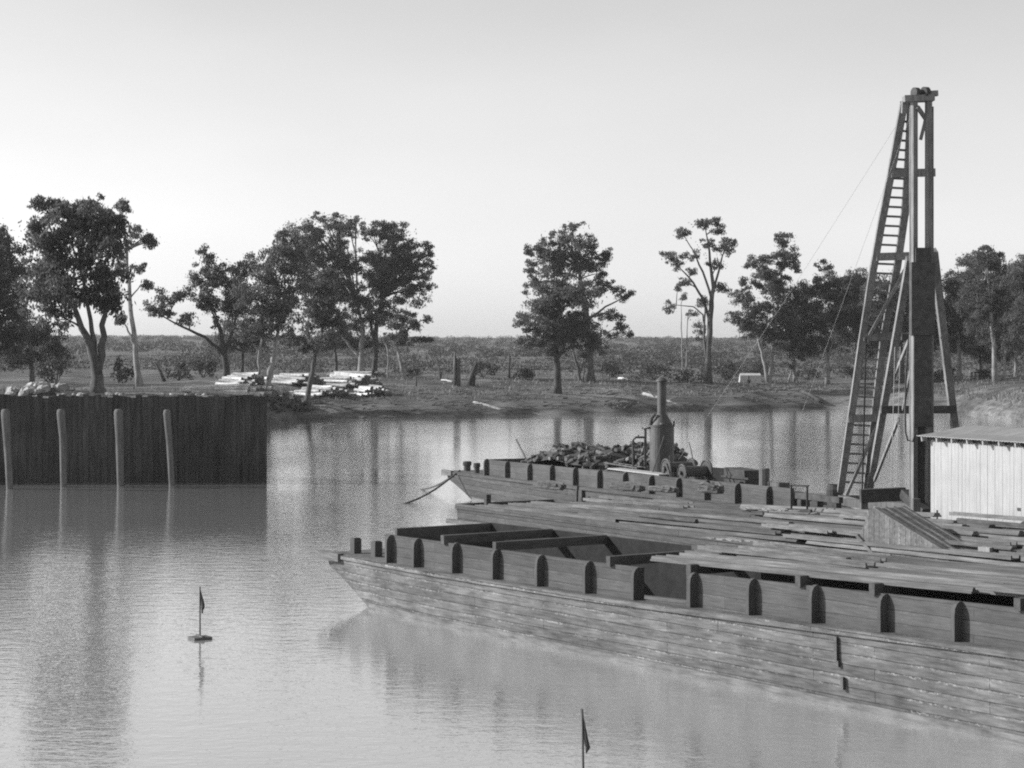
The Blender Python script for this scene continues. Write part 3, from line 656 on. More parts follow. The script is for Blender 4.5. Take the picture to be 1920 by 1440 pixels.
# ropes from the bow into the water
bp = BB.w(BB.t_at(862, .5), .5, 1.25)
for (qx, qy, lab) in ((740, 946, 'longer mooring rope running from the far barge bow down to the water'), (776, 915, 'shorter mooring rope from the far barge bow to the water')):
    q = P(qx, qy, 0) - V(0, 0, .1); pts = [bp.lerp(q, k / 8) - V(0, 0, .25 * math.sin(math.pi * k / 8)) for k in range(9)]
    m = MB(); m.tube(pts, .045, 6); tag(m.build('mooring_rope', M_rope, loc=bp), lab, 'rope')
# posts and blocks at the after end of the coaming
for px, y, r, h, lab, mt in ((1433, 3.4, .2, .75, 'short pale round post standing at the end of the far barge coaming', M_post), ):
    t = BB.t_at(px, y); z = zdB(t) + .0; m = MB(); m.lathe(BB.w(t, y, .24), [(r, 0), (r, z + 1.02 - .24), (r * .9, z + 1.05 - .24)], 12); tag(m.build('round_post', mt, loc=BB.w(t, y, .24)), lab, 'post')
t = BB.t_at(1400, 4.2); m = MB(); m.hexa([BB.w(t - 1.2, 3.9, .24), BB.w(t + .6, 3.9, .24), BB.w(t + .6, 4.6, .24), BB.w(t - 1.2, 4.6, .24), BB.w(t - 1.2, 3.9, 2.25), BB.w(t + .3, 3.9, 2.2), BB.w(t + .5, 4.6, 2.2), BB.w(t - 1.0, 4.6, 2.25)])
m.beam(BB.w(t - 1.3, 3.85, 1.9), BB.w(t + .7, 3.85, 1.9), .05, .08)
tag(m.build('tool_chest', M_dark, loc=BB.w(t, 4.2, .24)), 'black tool chest at the far side of the far barge near the round post', 'chest')
t = BB.t_at(1462, 2.2); m = MB(); z = zdB(t)
m.box(BB.w(t, 2.2, z + .35 - .3), (.55, .5, 1.3), BB.a); m.beam(BB.w(t - .35, 2.0, z - .3), BB.w(t - .35, 2.0, z + .72), .12, .12); m.beam(BB.w(t + .35, 2.0, z - .3), BB.w(t + .35, 2.0, z + .72), .12, .12)
tag(m.build('mooring_bitts', M_post, loc=BB.w(t, 2.2, .24)), 'square timber bitts with two dark cheeks left of the pile driver', 'bitts')

# ------------------------------------------------------------------ pile driver
LY, LADY = 66.0, 73.5
zdk = zdB(31)
def TL(px, py): return PY(px, py, LY)
pd = thing('pile_driver', V((1715 - 960) * LY / F, LY, zdk), 'tall timber pile driver tower with ladder back and hammer between its leaders', 'pile driver')
def ladY(py):      # depth of the raking back along its height
    return LY + .35 + (LADY - LY - .35) * max(0, min(1, (py - 190) / (921 - 190)))
def TB(px, py): return PY(px, py, ladY(py))
zfoot = zdk + .25
def foot(px): return V((px - 960) * LADY / F, LADY, zfoot)
def part(nm, segs, w, h, mat=M_tower, up=(0, 1, 0)):
    m = MB()
    for a, b in segs: m.beam(a, b, w, h, up)
    return m.build(nm, mat, pd)
zl = lambda px, py, Y=LY: PY(px, py, Y)
# leaders
ea = V(math.cos(BB.a), math.sin(BB.a), 0)
for px in (1714, 1741):
    a = V((px - 960) * LY / F, LY, zdk - .1); b = zl(px, 186)
    m = MB(); m.beam(a, b, .16, .17, BB.n); m.build('leader', M_tower, pd)
m = MB()
for px in (1706.5, 1749):
    m = MB(); m.beam(zl(px, 960, LY + .1), zl(px, 200, LY + .1), .04, .1, (0, 1, 0)); m.build('leader_rail', M_tower, pd)
# hammer and driven pile between the leaders
m = MB(); m.box(zl(1729, 545, LY + .02), (.50, .5, (630 - 470) * LY / F)); m.box(zl(1729, 480, LY), (.25, .3, .35)); m.box(zl(1729, 560, LY - .1), (.74, .4, 2.3)); m.build('hammer', M_dark, pd)
m = MB(); m.beam(zl(1731, 958, LY + .22), zl(1730, 628, LY + .16), .40, .34, (0, 1, 0)); m.beam(zl(1729, 800, LY - .02), zl(1729, 600, LY - .04), .56, .3, (0, 1, 0)); m.build('follower', M_dark, pd)
# ladder back
rt = lambda py: float(np.interp(py, [200, 223, 362, 463, 626, 769, 917], [1709, 1706, 1701, 1689, 1658, 1641, 1624]))
lf = lambda py: float(np.interp(py, [200, 227, 480, 626, 918], [1695, 1689, 1641, 1618, 1576]))
for fn, nm in ((lf, 'ladder_stringer'), (rt, 'ladder_stringer')):
    m = MB(); ys = [193, 300, 400, 500, 626, 760, 919]
    for a, b in zip(ys[:-1], ys[1:]): m.beam(TB(fn(a), a), TB(fn(b), b + 2), .23, .22, (0, 1, 0))
    m.build(nm, M_tower, pd)
py = 228.0; m_r = []
while py < 912:
    m = MB(); m.tube([TB(lf(py) - 2, py - 1), TB(rt(py) + 2, py + 1)], .042, 6); m.build('rung', M_tower, pd); py += 17.8
for py, x0, x1, nm in ((326, 1670, 1752, 'cross_tie'), (482, 1642, 1712, 'cross_tie'), (632, 1618, 1710, 'cross_tie'), (785, 1590, 1648, 'cross_tie')):
    part(nm, [(TB(x0, py) - V(0, .14, 0), TB(x1, py - 2) - V(0, .14, 0))], .1, .26, M_tower, (0, 0, 1))
part('middle_waler', [(PY(1652, 768, 69.5), PY(1792, 768, 69.5))], .2, .26, M_dark, (0, 0, 1))
part('upper_waler', [(PY(1690, 632, 68.2), PY(1756, 634, 68.2))], .2, .2, M_dark, (0, 0, 1))
# raking struts and braces
part('back_strut', [(zl(1706, 484, LY + .3), foot(1628))], .22, .24)
part('back_strut', [(zl(1750, 470, LY + .3), V((1806 - 960) * 72.5 / F, 72.5, zfoot))], .24, .26)
part('diagonal_brace', [(TB(1702, 492) - V(0, .25, 0), TB(1628, 628) - V(0, .25, 0))], .1, .2)
part('diagonal_brace', [(TB(1645, 790) - V(0, .25, 0), foot(1584) - V(0, .25, 0))], .1, .2)
part('diagonal_brace', [(PY(1704, 640, 67.5), PY(1655, 760, 71.5))], .08, .16)
part('diagonal_brace', [(PY(1685, 786, 69.2), PY(1640, 900, 72.5))], .08, .16)
part('diagonal_brace', [(PY(1708, 690, 67.0), PY(1693, 768, 69.0))], .06, .12)
part('tie_rod', [(TB(1622, 632) - V(0, .2, 0), V(TB(1622, 632).x, LADY - 2.2, zfoot))], .05, .05, M_iron2)
# base frame
m = MB(); m.beam(V(foot(1572).x, LADY - .1, zfoot - .12), V(foot(1700).x + 1.4, LADY - .1, zfoot - .12), .3, .28)
m.beam(V(foot(1578).x, LADY - .1, zfoot - .12), V(12.2, LY - .2, zfoot - .12), .28, .28); m.build('sill', M_tower, pd)
m = MB(); m.beam(PY(1613, 930, 66.8), PY(1697, 926, 66.8), .35, .42); m.build('front_sill', M_dark, pd)
m = MB(); m.beam(PY(1695, 925, 66.6), PY(1735, 962, 65.6), .3, .3); m.build('foot_chock', M_dark, pd)
for q in (PY(1620, 948, 66.8), PY(1718, 950, 65.2)): m = MB(); m.box(q, (.22, .22, .5)); m.build('foot_post', M_post, pd)
# head
m = MB(); m.beam(zl(1694, 186, LY + .1), zl(1750, 184, LY + .1), .5, .2); m.beam(zl(1738, 176), zl(1758, 175), .24, .17); m.beam(zl(1700, 190, LY + .2), zl(1699, 212, LY + .3), .3, .2, (0, 1, 0)); m.build('head_beam', M_tower, pd)
for px, r in ((1717, .17), (1735, .19)):
    disc(zl(px, 174), (1, .5, 0), r, .16, 16).build('sheave', M_dark, pd)
m = MB(); m.beam(zl(1720, 200, LY - .1), zl(1737, 225, LY + .1), .12, .14, (0, 1, 0)); m.beam(zl(1736, 222, LY + .1), zl(1726, 262, LY + .1), .10, .1, (0, 1, 0)); m.build('head_bracket', M_tower, pd)
# hose and wires
pts = [PY(x, y, LY - .25) for x, y in ((1703, 640), (1699, 700), (1697, 760), (1698, 810), (1702, 826), (1712, 828), (1717, 810))]
m = MB(); m.tube(pts, .03, 6); m.build('steam_hose', M_dark, pd)
m = MB(); hd = zl(1712, 186)
m.tube([hd, hd.lerp(BB.w(tw - .1, yw, wz0 + .9), .5) - V(0, 0, .15), BB.w(tw - .1, yw, wz0 + .9)], .0055, 5); tag(m.build('hoist_wire', M_wire, loc=hd), 'thin hoist wire from the tower head down to the winch', 'wire')
m = MB(); q = BB.w(BB.t_at(1456, 2.0), 2.0, zdB(26) + .7); m.tube([hd - V(0, 0, .3), hd.lerp(q, .5) - V(0, 0, .2), q], .0055, 5); tag(m.build('guy_wire', M_wire, loc=hd), 'thin guy wire from the tower head to the timber bitts', 'wire')
for px in (1671, 1681):
    m = MB(); m.tube([PY(px, 915, 68), PY(px + 7, 650, 68)], .012, 5); m.build('fall_line', M_wire, pd)
# clutter on the open deck
def timber(name, a, b, w, h, mat, label, cat='timber'):
    m = MB(); m.beam(a, b, w, h); return tag(m.build(name, mat, loc=a), label, cat)
def deckpt(px, py, y):  t = BB.t_at(px, y); return BB.w(t, y, H + (HOR - py) * BB.w(t, y, 0).y / F)
timber('squared_timber', BB.w(tBe + .5, 1.0, zdB(26) + .32), BB.w(tBe + 5.2, 1.6, zdB(30) + .35), .3, .26, M_post, 'pale squared timber lying below the ladder foot of the tower')
timber('squared_timber', BB.w(tBe + .2, 3.6, zdB(26) + .35), BB.w(tBe + 4.6, 3.0, zdB(30) + .4), .22, .22, M_wale, 'bleached spar lying on the deck behind the ladder foot')
timber('squared_timber', BB.w(tBe + .3, .35, zdB(26) + .5), BB.w(tBe + 3.0, .3, zdB(28) + .5), .16, .2, M_dark, 'dark rail timber continuing the coaming line left of the tower')
for k, dt in enumerate((.7, 1.6, 2.6)):
    m = MB(); t = tBe + dt; z = zdB(t) + .012
    m.box(BB.w(t, .3, z + .19), (.22 + .1 * k, .25, .38), BB.a + .1 * k); m.beam(BB.w(t - .1, .2, z + .2), BB.w(t + .35, .1, z + .02), .05, .05)
    tag(m.build('deck_block', (M_dark, M_hull_far, M_dark)[k], loc=BB.w(t, .3, z)), ('dark block under the rail timber nearest the coaming end', 'middle grey block under the rail timber', 'dark block under the rail timber nearest the tower')[k], 'block')
m = MB(); t = BB.t_at(1565, 4.6); c = BB.w(t, 4.6, zdB(t) + .01)
m.lathe(c, [(.26, 0), (.31, .2), (.31, .36), (.26, .55), (.22, .55), (.22, .5)], 16); tag(m.build('barrel', M_dark, loc=c), 'dark barrel on the deck behind the tower ladder', 'barrel')
for k in range(4):
    t = BB.t_at((1655, 1668, 1680, 1690)[k], 2.6); y = 2.4 + .2 * k; z = zdB(t) + .012; m = MB()
    m.box(BB.w(t, y, z + .2), (.35, .3, .4), BB.a + k); m.box(BB.w(t + .03, y, z + .46), (.2, .22, .12), BB.a + k)
    tag(m.build('machine_casting', (M_iron2, M_hull, M_iron2, M_wale)[k], loc=BB.w(t, y, z)), 'small machine casting on the deck under the tower', 'casting', 'castings under the tower')

# ------------------------------------------------------------------ shed
ys = .32; ts0, ts1, zf = BB.t_at(1745, ys), BB.t_at(1745, ys) + 6.0, 1.66
zw = lambda t: zf + 2.5
sh = thing('deck_shed', BB.w(ts0, ys, zf), 'white board-walled shed with low pale roof on the far barge deck', 'shed', None, BB.a)
m = MB(); m.hexa([BB.w(ts0 - .05, ys - .05, zdB(ts0) + .014), BB.w(ts1, ys - .05, zdB(ts1) + .014), BB.w(ts1, ys + 3.4, zdB(ts1) + .014), BB.w(ts0 - .05, ys + 3.4, zdB(ts0) + .014), BB.w(ts0 - .05, ys - .05, zf), BB.w(ts1, ys - .05, zf), BB.w(ts1, ys + 3.4, zf), BB.w(ts0 - .05, ys + 3.4, zf)]); m.build('floor_frame', M_dark, sh)
m = MB(); bw = .172; k = 0; t = ts0
while t < ts1 - .05:
    d = random.uniform(-.006, .006)
    y0 = ys + d; m.hexa([BB.w(t + .003, y0, zf - .04 - random.uniform(0, .03)), BB.w(t + bw - .003, y0, zf - .04), BB.w(t + bw - .003, y0 + .03, zf - .04), BB.w(t + .003, y0 + .03, zf - .04), BB.w(t + .003, y0, zw(t)), BB.w(t + bw - .003, y0, zw(t)), BB.w(t + bw - .003, y0 + .03, zw(t)), BB.w(t + .003, y0 + .03, zw(t))])
    t += bw
m.build('front_wall', M_white, sh)
m = MB(); m.hexa([BB.w(ts0 + .01, ys + .045, zf), BB.w(ts1, ys + .045, zf), BB.w(ts1, ys + 3.3, zf), BB.w(ts0 + .01, ys + 3.3, zf), BB.w(ts0 + .01, ys + .045, zw(0) - .02), BB.w(ts1, ys + .045, zw(0) - .02), BB.w(ts1, ys + 3.3, zw(0) - .02), BB.w(ts0 + .01, ys + 3.3, zw(0) - .02)]); m.build('inner_walls', M_deck, sh)
# corrugated low gable roof
m = MB(); n = 120; idx = []
for i in range(n + 1):
    t = ts0 - .32 + (ts1 - ts0 + .6) * i / n; c = .013 * math.sin(i * math.pi * .8); b = len(m.v); idx.append(b)
    for y, z in ((-.3, .05), (.5, .14), (1.7, .34), (2.9, .14), (3.7, .05)): m.v.append(tuple(BB.w(t, ys + y, zw(0) + z + c + .05)))
    for y, z in ((3.7, .05), (2.9, .14), (1.7, .34), (.5, .14), (-.3, .05)): m.v.append(tuple(BB.w(t, ys + y, zw(0) + z + c + .03)))
for i in range(n):
    for k in range(10): m.f.append((idx[i] + k, idx[i + 1] + k, idx[i + 1] + (k + 1) % 10, idx[i] + (k + 1) % 10))
m.f.append(tuple(idx[0] + k for k in range(10))); m.f.append(tuple(idx[-1] + k for k in range(10))[::-1])
m.build('roof', M_roof, sh)
m = MB(); m.beam(BB.w(ts0 - .2, ys - .035, zw(0) + .01), BB.w(ts1, ys - .035, zw(0) + .01), .05, .09); m.build('wall_plate', M_beam, sh)
t = ts0 - .1
while t < ts1:
    m = MB(); m.beam(BB.w(t, ys + .2, zw(0) + .06), BB.w(t, ys - .27, zw(0) - .01), .055, .13); m.build('rafter_end', M_white, sh); t += .74
m = MB(); m.beam(BB.w(ts0 + .33, ys - .012, zf), BB.w(ts0 + .33, ys - .012, zf + .33), .05, .02, BB.n); m.build('slot_strip', M_dark, sh)  # slot drawn as a dark strip on the boards, its shade put into the colour
for px, py_ in ((1895, 970), (1911, 955)):  # small holes drawn as dark patches, their shade put into the colour
    t = BB.t_at(px, ys); p = BB.w(t, ys - .012, PY(px, py_, BB.w(t, ys, 0).y).z); m = MB(); m.beam(p - BB.e * .07, p + BB.e * .07, .02, .09); m.build('hole_patch', M_dark, sh)
t = BB.t_at(1908, ys - .2); m = MB(); a = BB.w(t, ys - .22, zdB(t) + .1); m.beam(a, BB.w(t + 1.2, ys - .14, zf + .75), .3, .05, BB.n)  # dark strip sloping up across the lower end of the wall
tag(m.build('sloping_strip', M_dark, loc=a), 'dark sloping strip at the foot of the white shed wall', 'plank')

# ------------------------------------------------------------------ cofferdam and round piles
c0 = P(498, 905, 0); cL = V(-48, 106.0, 0); zt = 4.47
cf = thing('cofferdam', V(c0.x, c0.y, 0), 'tall black wall of upright timber sheet piling standing in the river', 'cofferdam')
m = MB(); d = (cL - c0); Lw = d.length; d.normalize(); nn = V(-d.y, d.x, 0)
if nn.y > 0: nn = -nn
x = 0.0
while x < Lw:
    w = random.uniform(.26, .34); off = random.uniform(-.025, .025); zz_ = zt + random.uniform(-.08, .06) + .0035 * x - (random.random() < .06) * .12
    a = c0 + d * (x + .006); b = c0 + d * (x + w - .006)
    f0, f1 = nn * off, nn * (off - .16)
    m.hexa([a + f0 - V(0, 0, 1.5), b + f0 - V(0, 0, 1.5), b + f1 - V(0, 0, 1.5), a + f1 - V(0, 0, 1.5), a + f0 + V(0, 0, zz_), b + f0 + V(0, 0, zz_), b + f1 + V(0, 0, zz_), a + f1 + V(0, 0, zz_)])
    x += w
m.build('front_sheeting', M_coffer, cf)
m = MB(); a = c0 - nn * .17; b = V(-34, 121, 0); dd = (b - a); LL = dd.length; dd.normalize(); x = 0
while x < LL:
    p, q = a + dd * x, a + dd * (x + .29); m.beam((p + q) / 2 - V(0, 0, 1.5), (p + q) / 2 + V(0, 0, zt + random.uniform(-.06, .03)), .29, .16, dd.cross(V(0, 0, 1))); x += .3
m.build('return_sheeting', M_coffer, cf)
m = MB(); m.beam(c0 - nn * .3 + d * .3 + V(0, 0, zt - .5), cL - nn * .3 + V(0, 0, zt - .5), .25, .3); m.build('waler', M_coffer, cf)
labs = ['leftmost round timber pile in front of the black cofferdam, at the photo edge', 'second round pile from the left before the cofferdam, bent near its head', 'third round pile from the left before the cofferdam, thick and upright', 'rightmost round pile before the cofferdam, thin and leaning left']
for (xt, xm, xb, yt, yb_, r), lab in zip(((10, 13, 18, 768, 917, .21), (114, 118, 119, 768, 913, .2), (222, 224, 226, 768, 912, .22), (313, 317, 322, 769, 911, .18)), labs):
    b = P(xb, yb_, 0); m = MB(); Yp = b.y
    pts = [PY(xb + 1, yb_ + 30, Yp), PY(xb, yb_, Yp), PY(xm * .4 + xb * .6, 870, Yp), PY(xm, 820, Yp), PY(xt * .7 + xm * .3, 790, Yp), PY(xt, yt + 6, Yp), PY(xt, yt + 1, Yp), PY(xt, yt - 1, Yp)]
    m.tube(pts, [r * .78, r * .8, r * .86, r * .93, r * 1.0, r * 1.05, r * .9, r * .6], 14)
    tag(m.build('round_pile', M_post, loc=b, smooth=True), lab, 'pile', 'round piles before the cofferdam')

# ------------------------------------------------------------------ marker flags on floats
def marker(base, hgt, size, yaw, label, board=True, flagpts=None, lean=0.0):
    r = thing('marker_buoy', base, label, 'marker buoy', 'flag markers floating on the river', 0)
    m = MB(); u = V(math.cos(yaw), math.sin(yaw), 0); v = V(-u.y, u.x, 0)
    for k in (-1, 0, 1): m.beam(base + v * k * size * .3 - u * size / 2 + V(0, 0, .03), base + v * k * size * .3 + u * size / 2 + V(0, 0, .03), size * .29, .055)
    m.beam(base - v * size * .42 + V(0, 0, .075), base + v * size * .42 + V(0, 0, .075), .07, .03); m.build('float_board', M_post, r)
    top = base + V(lean, 0, hgt); m = MB(); m.tube([base + V(0, 0, .02), top], [.021, .017], 6); m.build('staff', M_post, r)
    m = MB(); n = 7; fr_ = []
    for (a, b0, b1) in flagpts:      # (fraction down from the top in m, left edge, right edge in m)
        fr_.append((a, b0, b1))
    vv = []
    for a, b0, b1 in fr_:
        for k in range(5):
            f = k / 4; x = b0 + (b1 - b0) * f; vv.append(top + V(x, .05 * math.sin(f * 5 + a * 3), -a))
    fs = []
    for i in range(len(fr_) - 1):
        for k in range(4): fs.append((i * 5 + k, i * 5 + k + 1, i * 5 + k + 6, i * 5 + k + 5))
    m.add(vv, fs); o = m.build('flag', M_flag, r, smooth=True)
    md = o.modifiers.new('thick', 'SOLIDIFY'); md.thickness = .006
    return r
marker(P(375, 1198, 0), 1.25, .46, .55, 'flag float lying out on the open water left of the barges', flagpts=[(0, 0, .01), (.2, .0, .055), (.38, .0, .10), (.46, .02, .11), (.53, .025, .095), (.55, .03, .07), (.64, .035, .06)])
marker(V((1094 - 960) * 32.9 / F, 32.9, 0), 1.27, .5, .4, 'flag float in front of the nearest barge, cut off by the bottom edge', flagpts=[(0, -.02, .012), (.15, -.01, .03), (.3, -.005, .06), (.45, .0, .09), (.56, .03, .115), (.62, .05, .13), (.70, .055, .08)], lean=-.02)

# ------------------------------------------------------------------ trees
def tree(label, base, trunk, crown, bark=M_barkM, leaf=M_leaf, dens=1.0, gap=.5, limbs=None, group=None, name='gum_tree', lsize=.125, root=None, tint=None):
    if 'wood' in label or 'full' in label or 'filling' in label or 'cofferdam' in label or 'photo edge' in label or 'tower' in label: dens *= 1.35; crown = [(x, y, rx * 1.1, ry * 1.08) for x, y, rx, ry in crown]
    """base: (px,py) of the foot; trunk: list of stems [(px,py,r)...]; crown: ellipses (px,py,rx,ry) in plate pixels at the tree's own distance"""
    b = G(*base); Y = b.y; k = Y / F; rr = random.Random(hash(label) % 1000 if False else sum(map(ord, label)))
    r = thing(name, b, label, 'tree', group)
    tm = MB()
    stems = []
    for st in trunk:
        pts = [PY(x, y, Y) for x, y, q in st]; pts[0] = V(pts[0].x, Y, gz(pts[0].x, Y) - .2) if st[0][1] >= base[1] - 12 else pts[0]
        P2, R2 = [], []; st = [(x, y, q * .8) for x, y, q in st]
        for i in range(len(pts) - 1):
            for j in range(3):
                f = j / 3; p = pts[i].lerp(pts[i + 1], f); q = st[i][2] + (st[i + 1][2] - st[i][2]) * f
                if j: p = p + V(rr.uniform(-.08, .08), rr.uniform(-.2, .2), 0)
                P2.append(p); R2.append(q)
        P2.append(pts[-1]); R2.append(st[-1][2])
        if st[0][1] >= base[1] - 12: R2[0] *= 1.45; R2[1] *= 1.12
        tm.tube(P2, R2, 8); stems.append((P2, R2))
    clumps = []; loose = []
    ends = [(st[-1][0], st[-1][1] - 4, 13, 11) for st in trunk] if dens > .65 else []
    fill = []
    for i1, e1 in enumerate(crown):
        for e2 in crown[i1 + 1:]:
            gap_ = math.hypot((e1[0] - e2[0]) / (e1[2] + e2[2]), (e1[1] - e2[1]) / (e1[3] + e2[3]))
            if .75 < gap_ < 1.7 and rr.random() < .42 * min(1, dens): f = rr.uniform(.35, .65); fill.append((e1[0] + (e2[0] - e1[0]) * f + rr.uniform(-5, 5), e1[1] + (e2[1] - e1[1]) * f + rr.uniform(-5, 5), rr.uniform(.35, .55) * (e1[2] + e2[2]) / 2, rr.uniform(.35, .55) * (e1[3] + e2[3]) / 2))
    for (x, y, rx, ry) in list(crown) + ends + fill:
        dy = rr.uniform(-.32, .32) * (rx + ry) * k; c = PY(x, y, Y) + V(0, dy, 0); a, h = rx * k * 1.13, ry * k * 1.13
        best = None
        for P2, R2 in stems:
            for i, p in enumerate(P2):
                if i < len(P2) * .45: continue
                if p.z > c.z - .1 and i < len(P2) - 1: continue
                dd = (p - c).length + max(0, p.z - c.z) * 2
                if best is None or dd < best[0]: best = (dd, p, R2[i])
        if best is None: best = (0, stems[0][0][-1], stems[0][1][-1])
        _, p0, r0 = best; L = (c - p0).length; r1 = max(.06, min(r0 * .75, .055 + .018 * L))
        mid_ = p0.lerp(c, .5) + V(rr.uniform(-.06, .06) * L, rr.uniform(-.1, .1) * L, .10 * L)
        path = [p0, p0.lerp(mid_, .5) + V(0, 0, .02 * L), mid_, mid_.lerp(c, .6) + V(rr.uniform(-.2, .2), 0, .05 * L), c]
        tm.tube(path, [r1, r1 * .85, r1 * .68, r1 * .5, r1 * .3], 6)
        nlo = int(50 * a * h * dens); g = RNG.normal(size=(nlo, 3)) * np.array([a, (a + h) / 2, h]) * .40; g = np.clip(g, -np.array([a, a, h]) * .95, np.array([a, a, h]) * .95); loose.append(np.array(c) + g)
        vol = a * h; nc = max(4, int(dens * 5.6 * vol + 4))
        for q in range(nc):
            th, ph = rr.uniform(0, 2 * math.pi), math.acos(rr.uniform(-1, 1)); rad = rr.random() ** .45
            dv = V(math.sin(ph) * math.cos(th) * a, math.sin(ph) * math.sin(th) * (a + h) * .55, math.cos(ph) * h) * rad * .93
            cc = c + dv; rc = rr.uniform(.36, .85) * min(1.0, .45 + .25 * min(a, h)); clumps.append((cc, rc))
            if q % 4 == 0: tm.tube([path[3].lerp(path[2], rr.random()), path[3].lerp(cc, .55) + V(0, 0, .08), cc], [r1 * .3 + .012, r1 * .2 + .01, .012], 4, False)
    tm.build('trunk', bark, r, smooth=True)
    Cs = []
    for cc, rc in clumps:
        nl = int(200 * rc ** 1.6) + 14
        g = RNG.normal(size=(nl, 3)); g /= np.linalg.norm(g, axis=1)[:, None]; g *= (RNG.random(nl) ** .5)[:, None]
        g[:, 2] *= .78; g[:, 2] += .18 * (1 - (g[:, :2] ** 2).sum(1)); Cs.append(np.array(cc) + g * rc * np.array([1.15, 1.15, 1.0]))
    C = np.concatenate(Cs + loose)
    quads('crown', leaf, leafquads(C, lsize, 1.3), r)
    return r
D, L_, Md = M_barkD, M_barkL, M_barkM
tree('large gum at the left photo edge with only part of its crown showing', (-22, 738), [[(-22, 738, .6), (-20, 660, .5), (-15, 600, .4)]],
     [(10, 520, 45, 75), (-40, 480, 60, 70), (5, 600, 45, 55), (-60, 580, 50, 60), (2, 445, 14, 25), (20, 650, 35, 30)], Md, M_leaf)
tree('broad gum behind the cofferdam whose thick trunk forks low into a vase of limbs', (184, 738), [[(184, 738, .5), (180, 690, .38), (168, 645, .27), (148, 600, .2), (125, 550, .13)], [(183, 700, .3), (190, 650, .25), (197, 590, .18), (190, 520, .11)], [(176, 660, .2), (170, 600, .15), (150, 500, .1)]],
     [(90, 470, 48, 55), (150, 420, 62, 40), (200, 450, 42, 50), (120, 540, 60, 45), (190, 530, 48, 40), (130, 392, 42, 18), (70, 560, 38, 35), (215, 575, 28, 20), (110, 600, 32, 20), (65, 430, 18, 14), (175, 385, 28, 14), (225, 420, 15, 14), (75, 385, 12, 10)], Md, M_leaf, 1.0)
tree('slender gum with one tall bare stem and tufted side branches right of the broad gum', (262, 724), [[(262, 724, .36), (254, 650, .3), (243, 560, .25), (238, 470, .17), (230, 400, .07)], [(256, 655, .2), (246, 630, .14), (232, 605, .07)]],
     [(231, 388, 14, 12), (255, 438, 22, 14), (288, 455, 20, 11), (262, 502, 17, 12), (270, 532, 14, 11), (225, 500, 15, 14), (222, 470, 12, 12), (222, 600, 12, 12), (280, 445, 8, 6)], L_, M_leafB, 1.0)
tree('spreading gum with a long low limb reaching left, behind the log stacks', (425, 718), [[(425, 718, .5), (423, 680, .4), (418, 650, .34), (410, 610, .25)], [(420, 665, .26), (385, 632, .2), (340, 612, .13), (300, 590, .07)], [(421, 660, .25), (440, 610, .18), (445, 560, .1)]],
     [(400, 500, 38, 22), (440, 520, 35, 28), (375, 535, 30, 24), (410, 565, 48, 28), (312, 560, 26, 16), (345, 552, 18, 12), (285, 580, 20, 14), (450, 585, 35, 28), (380, 472, 10, 12), (355, 600, 22, 12), (465, 500, 18, 20), (320, 590, 18, 10)], D, M_leaf)
tree('gum with a white trunk leaning right, rising out of the log stacks', (496, 738), [[(496, 738, .42), (506, 695, .36), (516, 662, .3), (522, 620, .18)], [(486, 700, .15), (485, 670, .14), (494, 620, .1)]],
     [(500, 500, 38, 28), (540, 470, 35, 28), (480, 555, 38, 38), (530, 560, 40, 38), (520, 615, 45, 28), (470, 615, 30, 28), (560, 520, 30, 38), (530, 440, 14, 8)], L_, M_leaf)
tree('dark leaning gum rooted lowest on the bank in front of the log stacks', (573, 764), [[(573, 764, .36), (582, 715, .3), (592, 665, .23), (605, 615, .13)], [(592, 665, .15), (575, 620, .1)]],
     [(600, 600, 35, 28), (580, 560, 40, 28), (620, 640, 35, 20), (560, 640, 40, 22), (610, 540, 32, 32), (640, 610, 22, 22)], Md, M_leaf)
tree('tallest round-topped gum with a white forked trunk behind the log stacks', (675, 706), [[(675, 706, .5), (677, 665, .42), (681, 620, .34), (670, 570, .2)], [(674, 668, .3), (656, 650, .22), (640, 628, .14)], [(679, 640, .2), (668, 620, .14)]],
     [(600, 408, 22, 9), (570, 445, 33, 33), (630, 435, 42, 26), (540, 480, 30, 22), (640, 495, 50, 38), (600, 530, 40, 38), (655, 560, 40, 33), (668, 414, 18, 9), (530, 440, 15, 8), (590, 480, 35, 30), (625, 405, 10, 7), (610, 590, 35, 25)], L_, M_leaf, .95)
tree('dense dome-crowned gum with a dark straight trunk right of the white forked gum', (703, 706), [[(700, 706, .42), (704, 655, .4), (706, 610, .34), (715, 560, .2)], [(705, 650, .25), (695, 610, .2), (690, 570, .1)]],
     [(700, 438, 45, 20), (745, 448, 34, 26), (780, 478, 33, 24), (740, 505, 50, 40), (803, 497, 17, 10), (770, 550, 38, 28), (700, 515, 45, 40), (720, 585, 40, 28), (802, 540, 16, 10), (690, 600, 35, 22), (735, 425, 25, 10), (808, 470, 10, 8), (790, 520, 22, 16)], D, M_leaf)
tree('small gum leaning left at the right end of the grove by the log stacks', (756, 710), [[(758, 710, .3), (750, 672, .26), (742, 640, .2)], [(728, 702, .12), (727, 660, .11), (722, 640, .07)]],
     [(780, 612, 20, 12), (800, 600, 11, 9), (760, 638, 25, 14), (795, 636, 18, 8), (745, 608, 20, 16), (770, 590, 14, 10)], L_, M_leaf)
tree('rounded dark gum with black trunk standing forward near the water', (1045, 738), [[(1045, 738, .5), (1045, 690, .45), (1043, 650, .36), (1040, 600, .2)], [(1044, 680, .2), (1058, 650, .14), (1070, 620, .1)]],
     [(1030, 548, 48, 38), (1080, 555, 45, 38), (1010, 608, 38, 33), (1060, 615, 50, 33), (1000, 640, 22, 18), (1095, 615, 40, 33), (1040, 655, 40, 16), (1118, 650, 28, 16), (978, 600, 12, 18), (975, 640, 10, 8)], D, M_leaf)
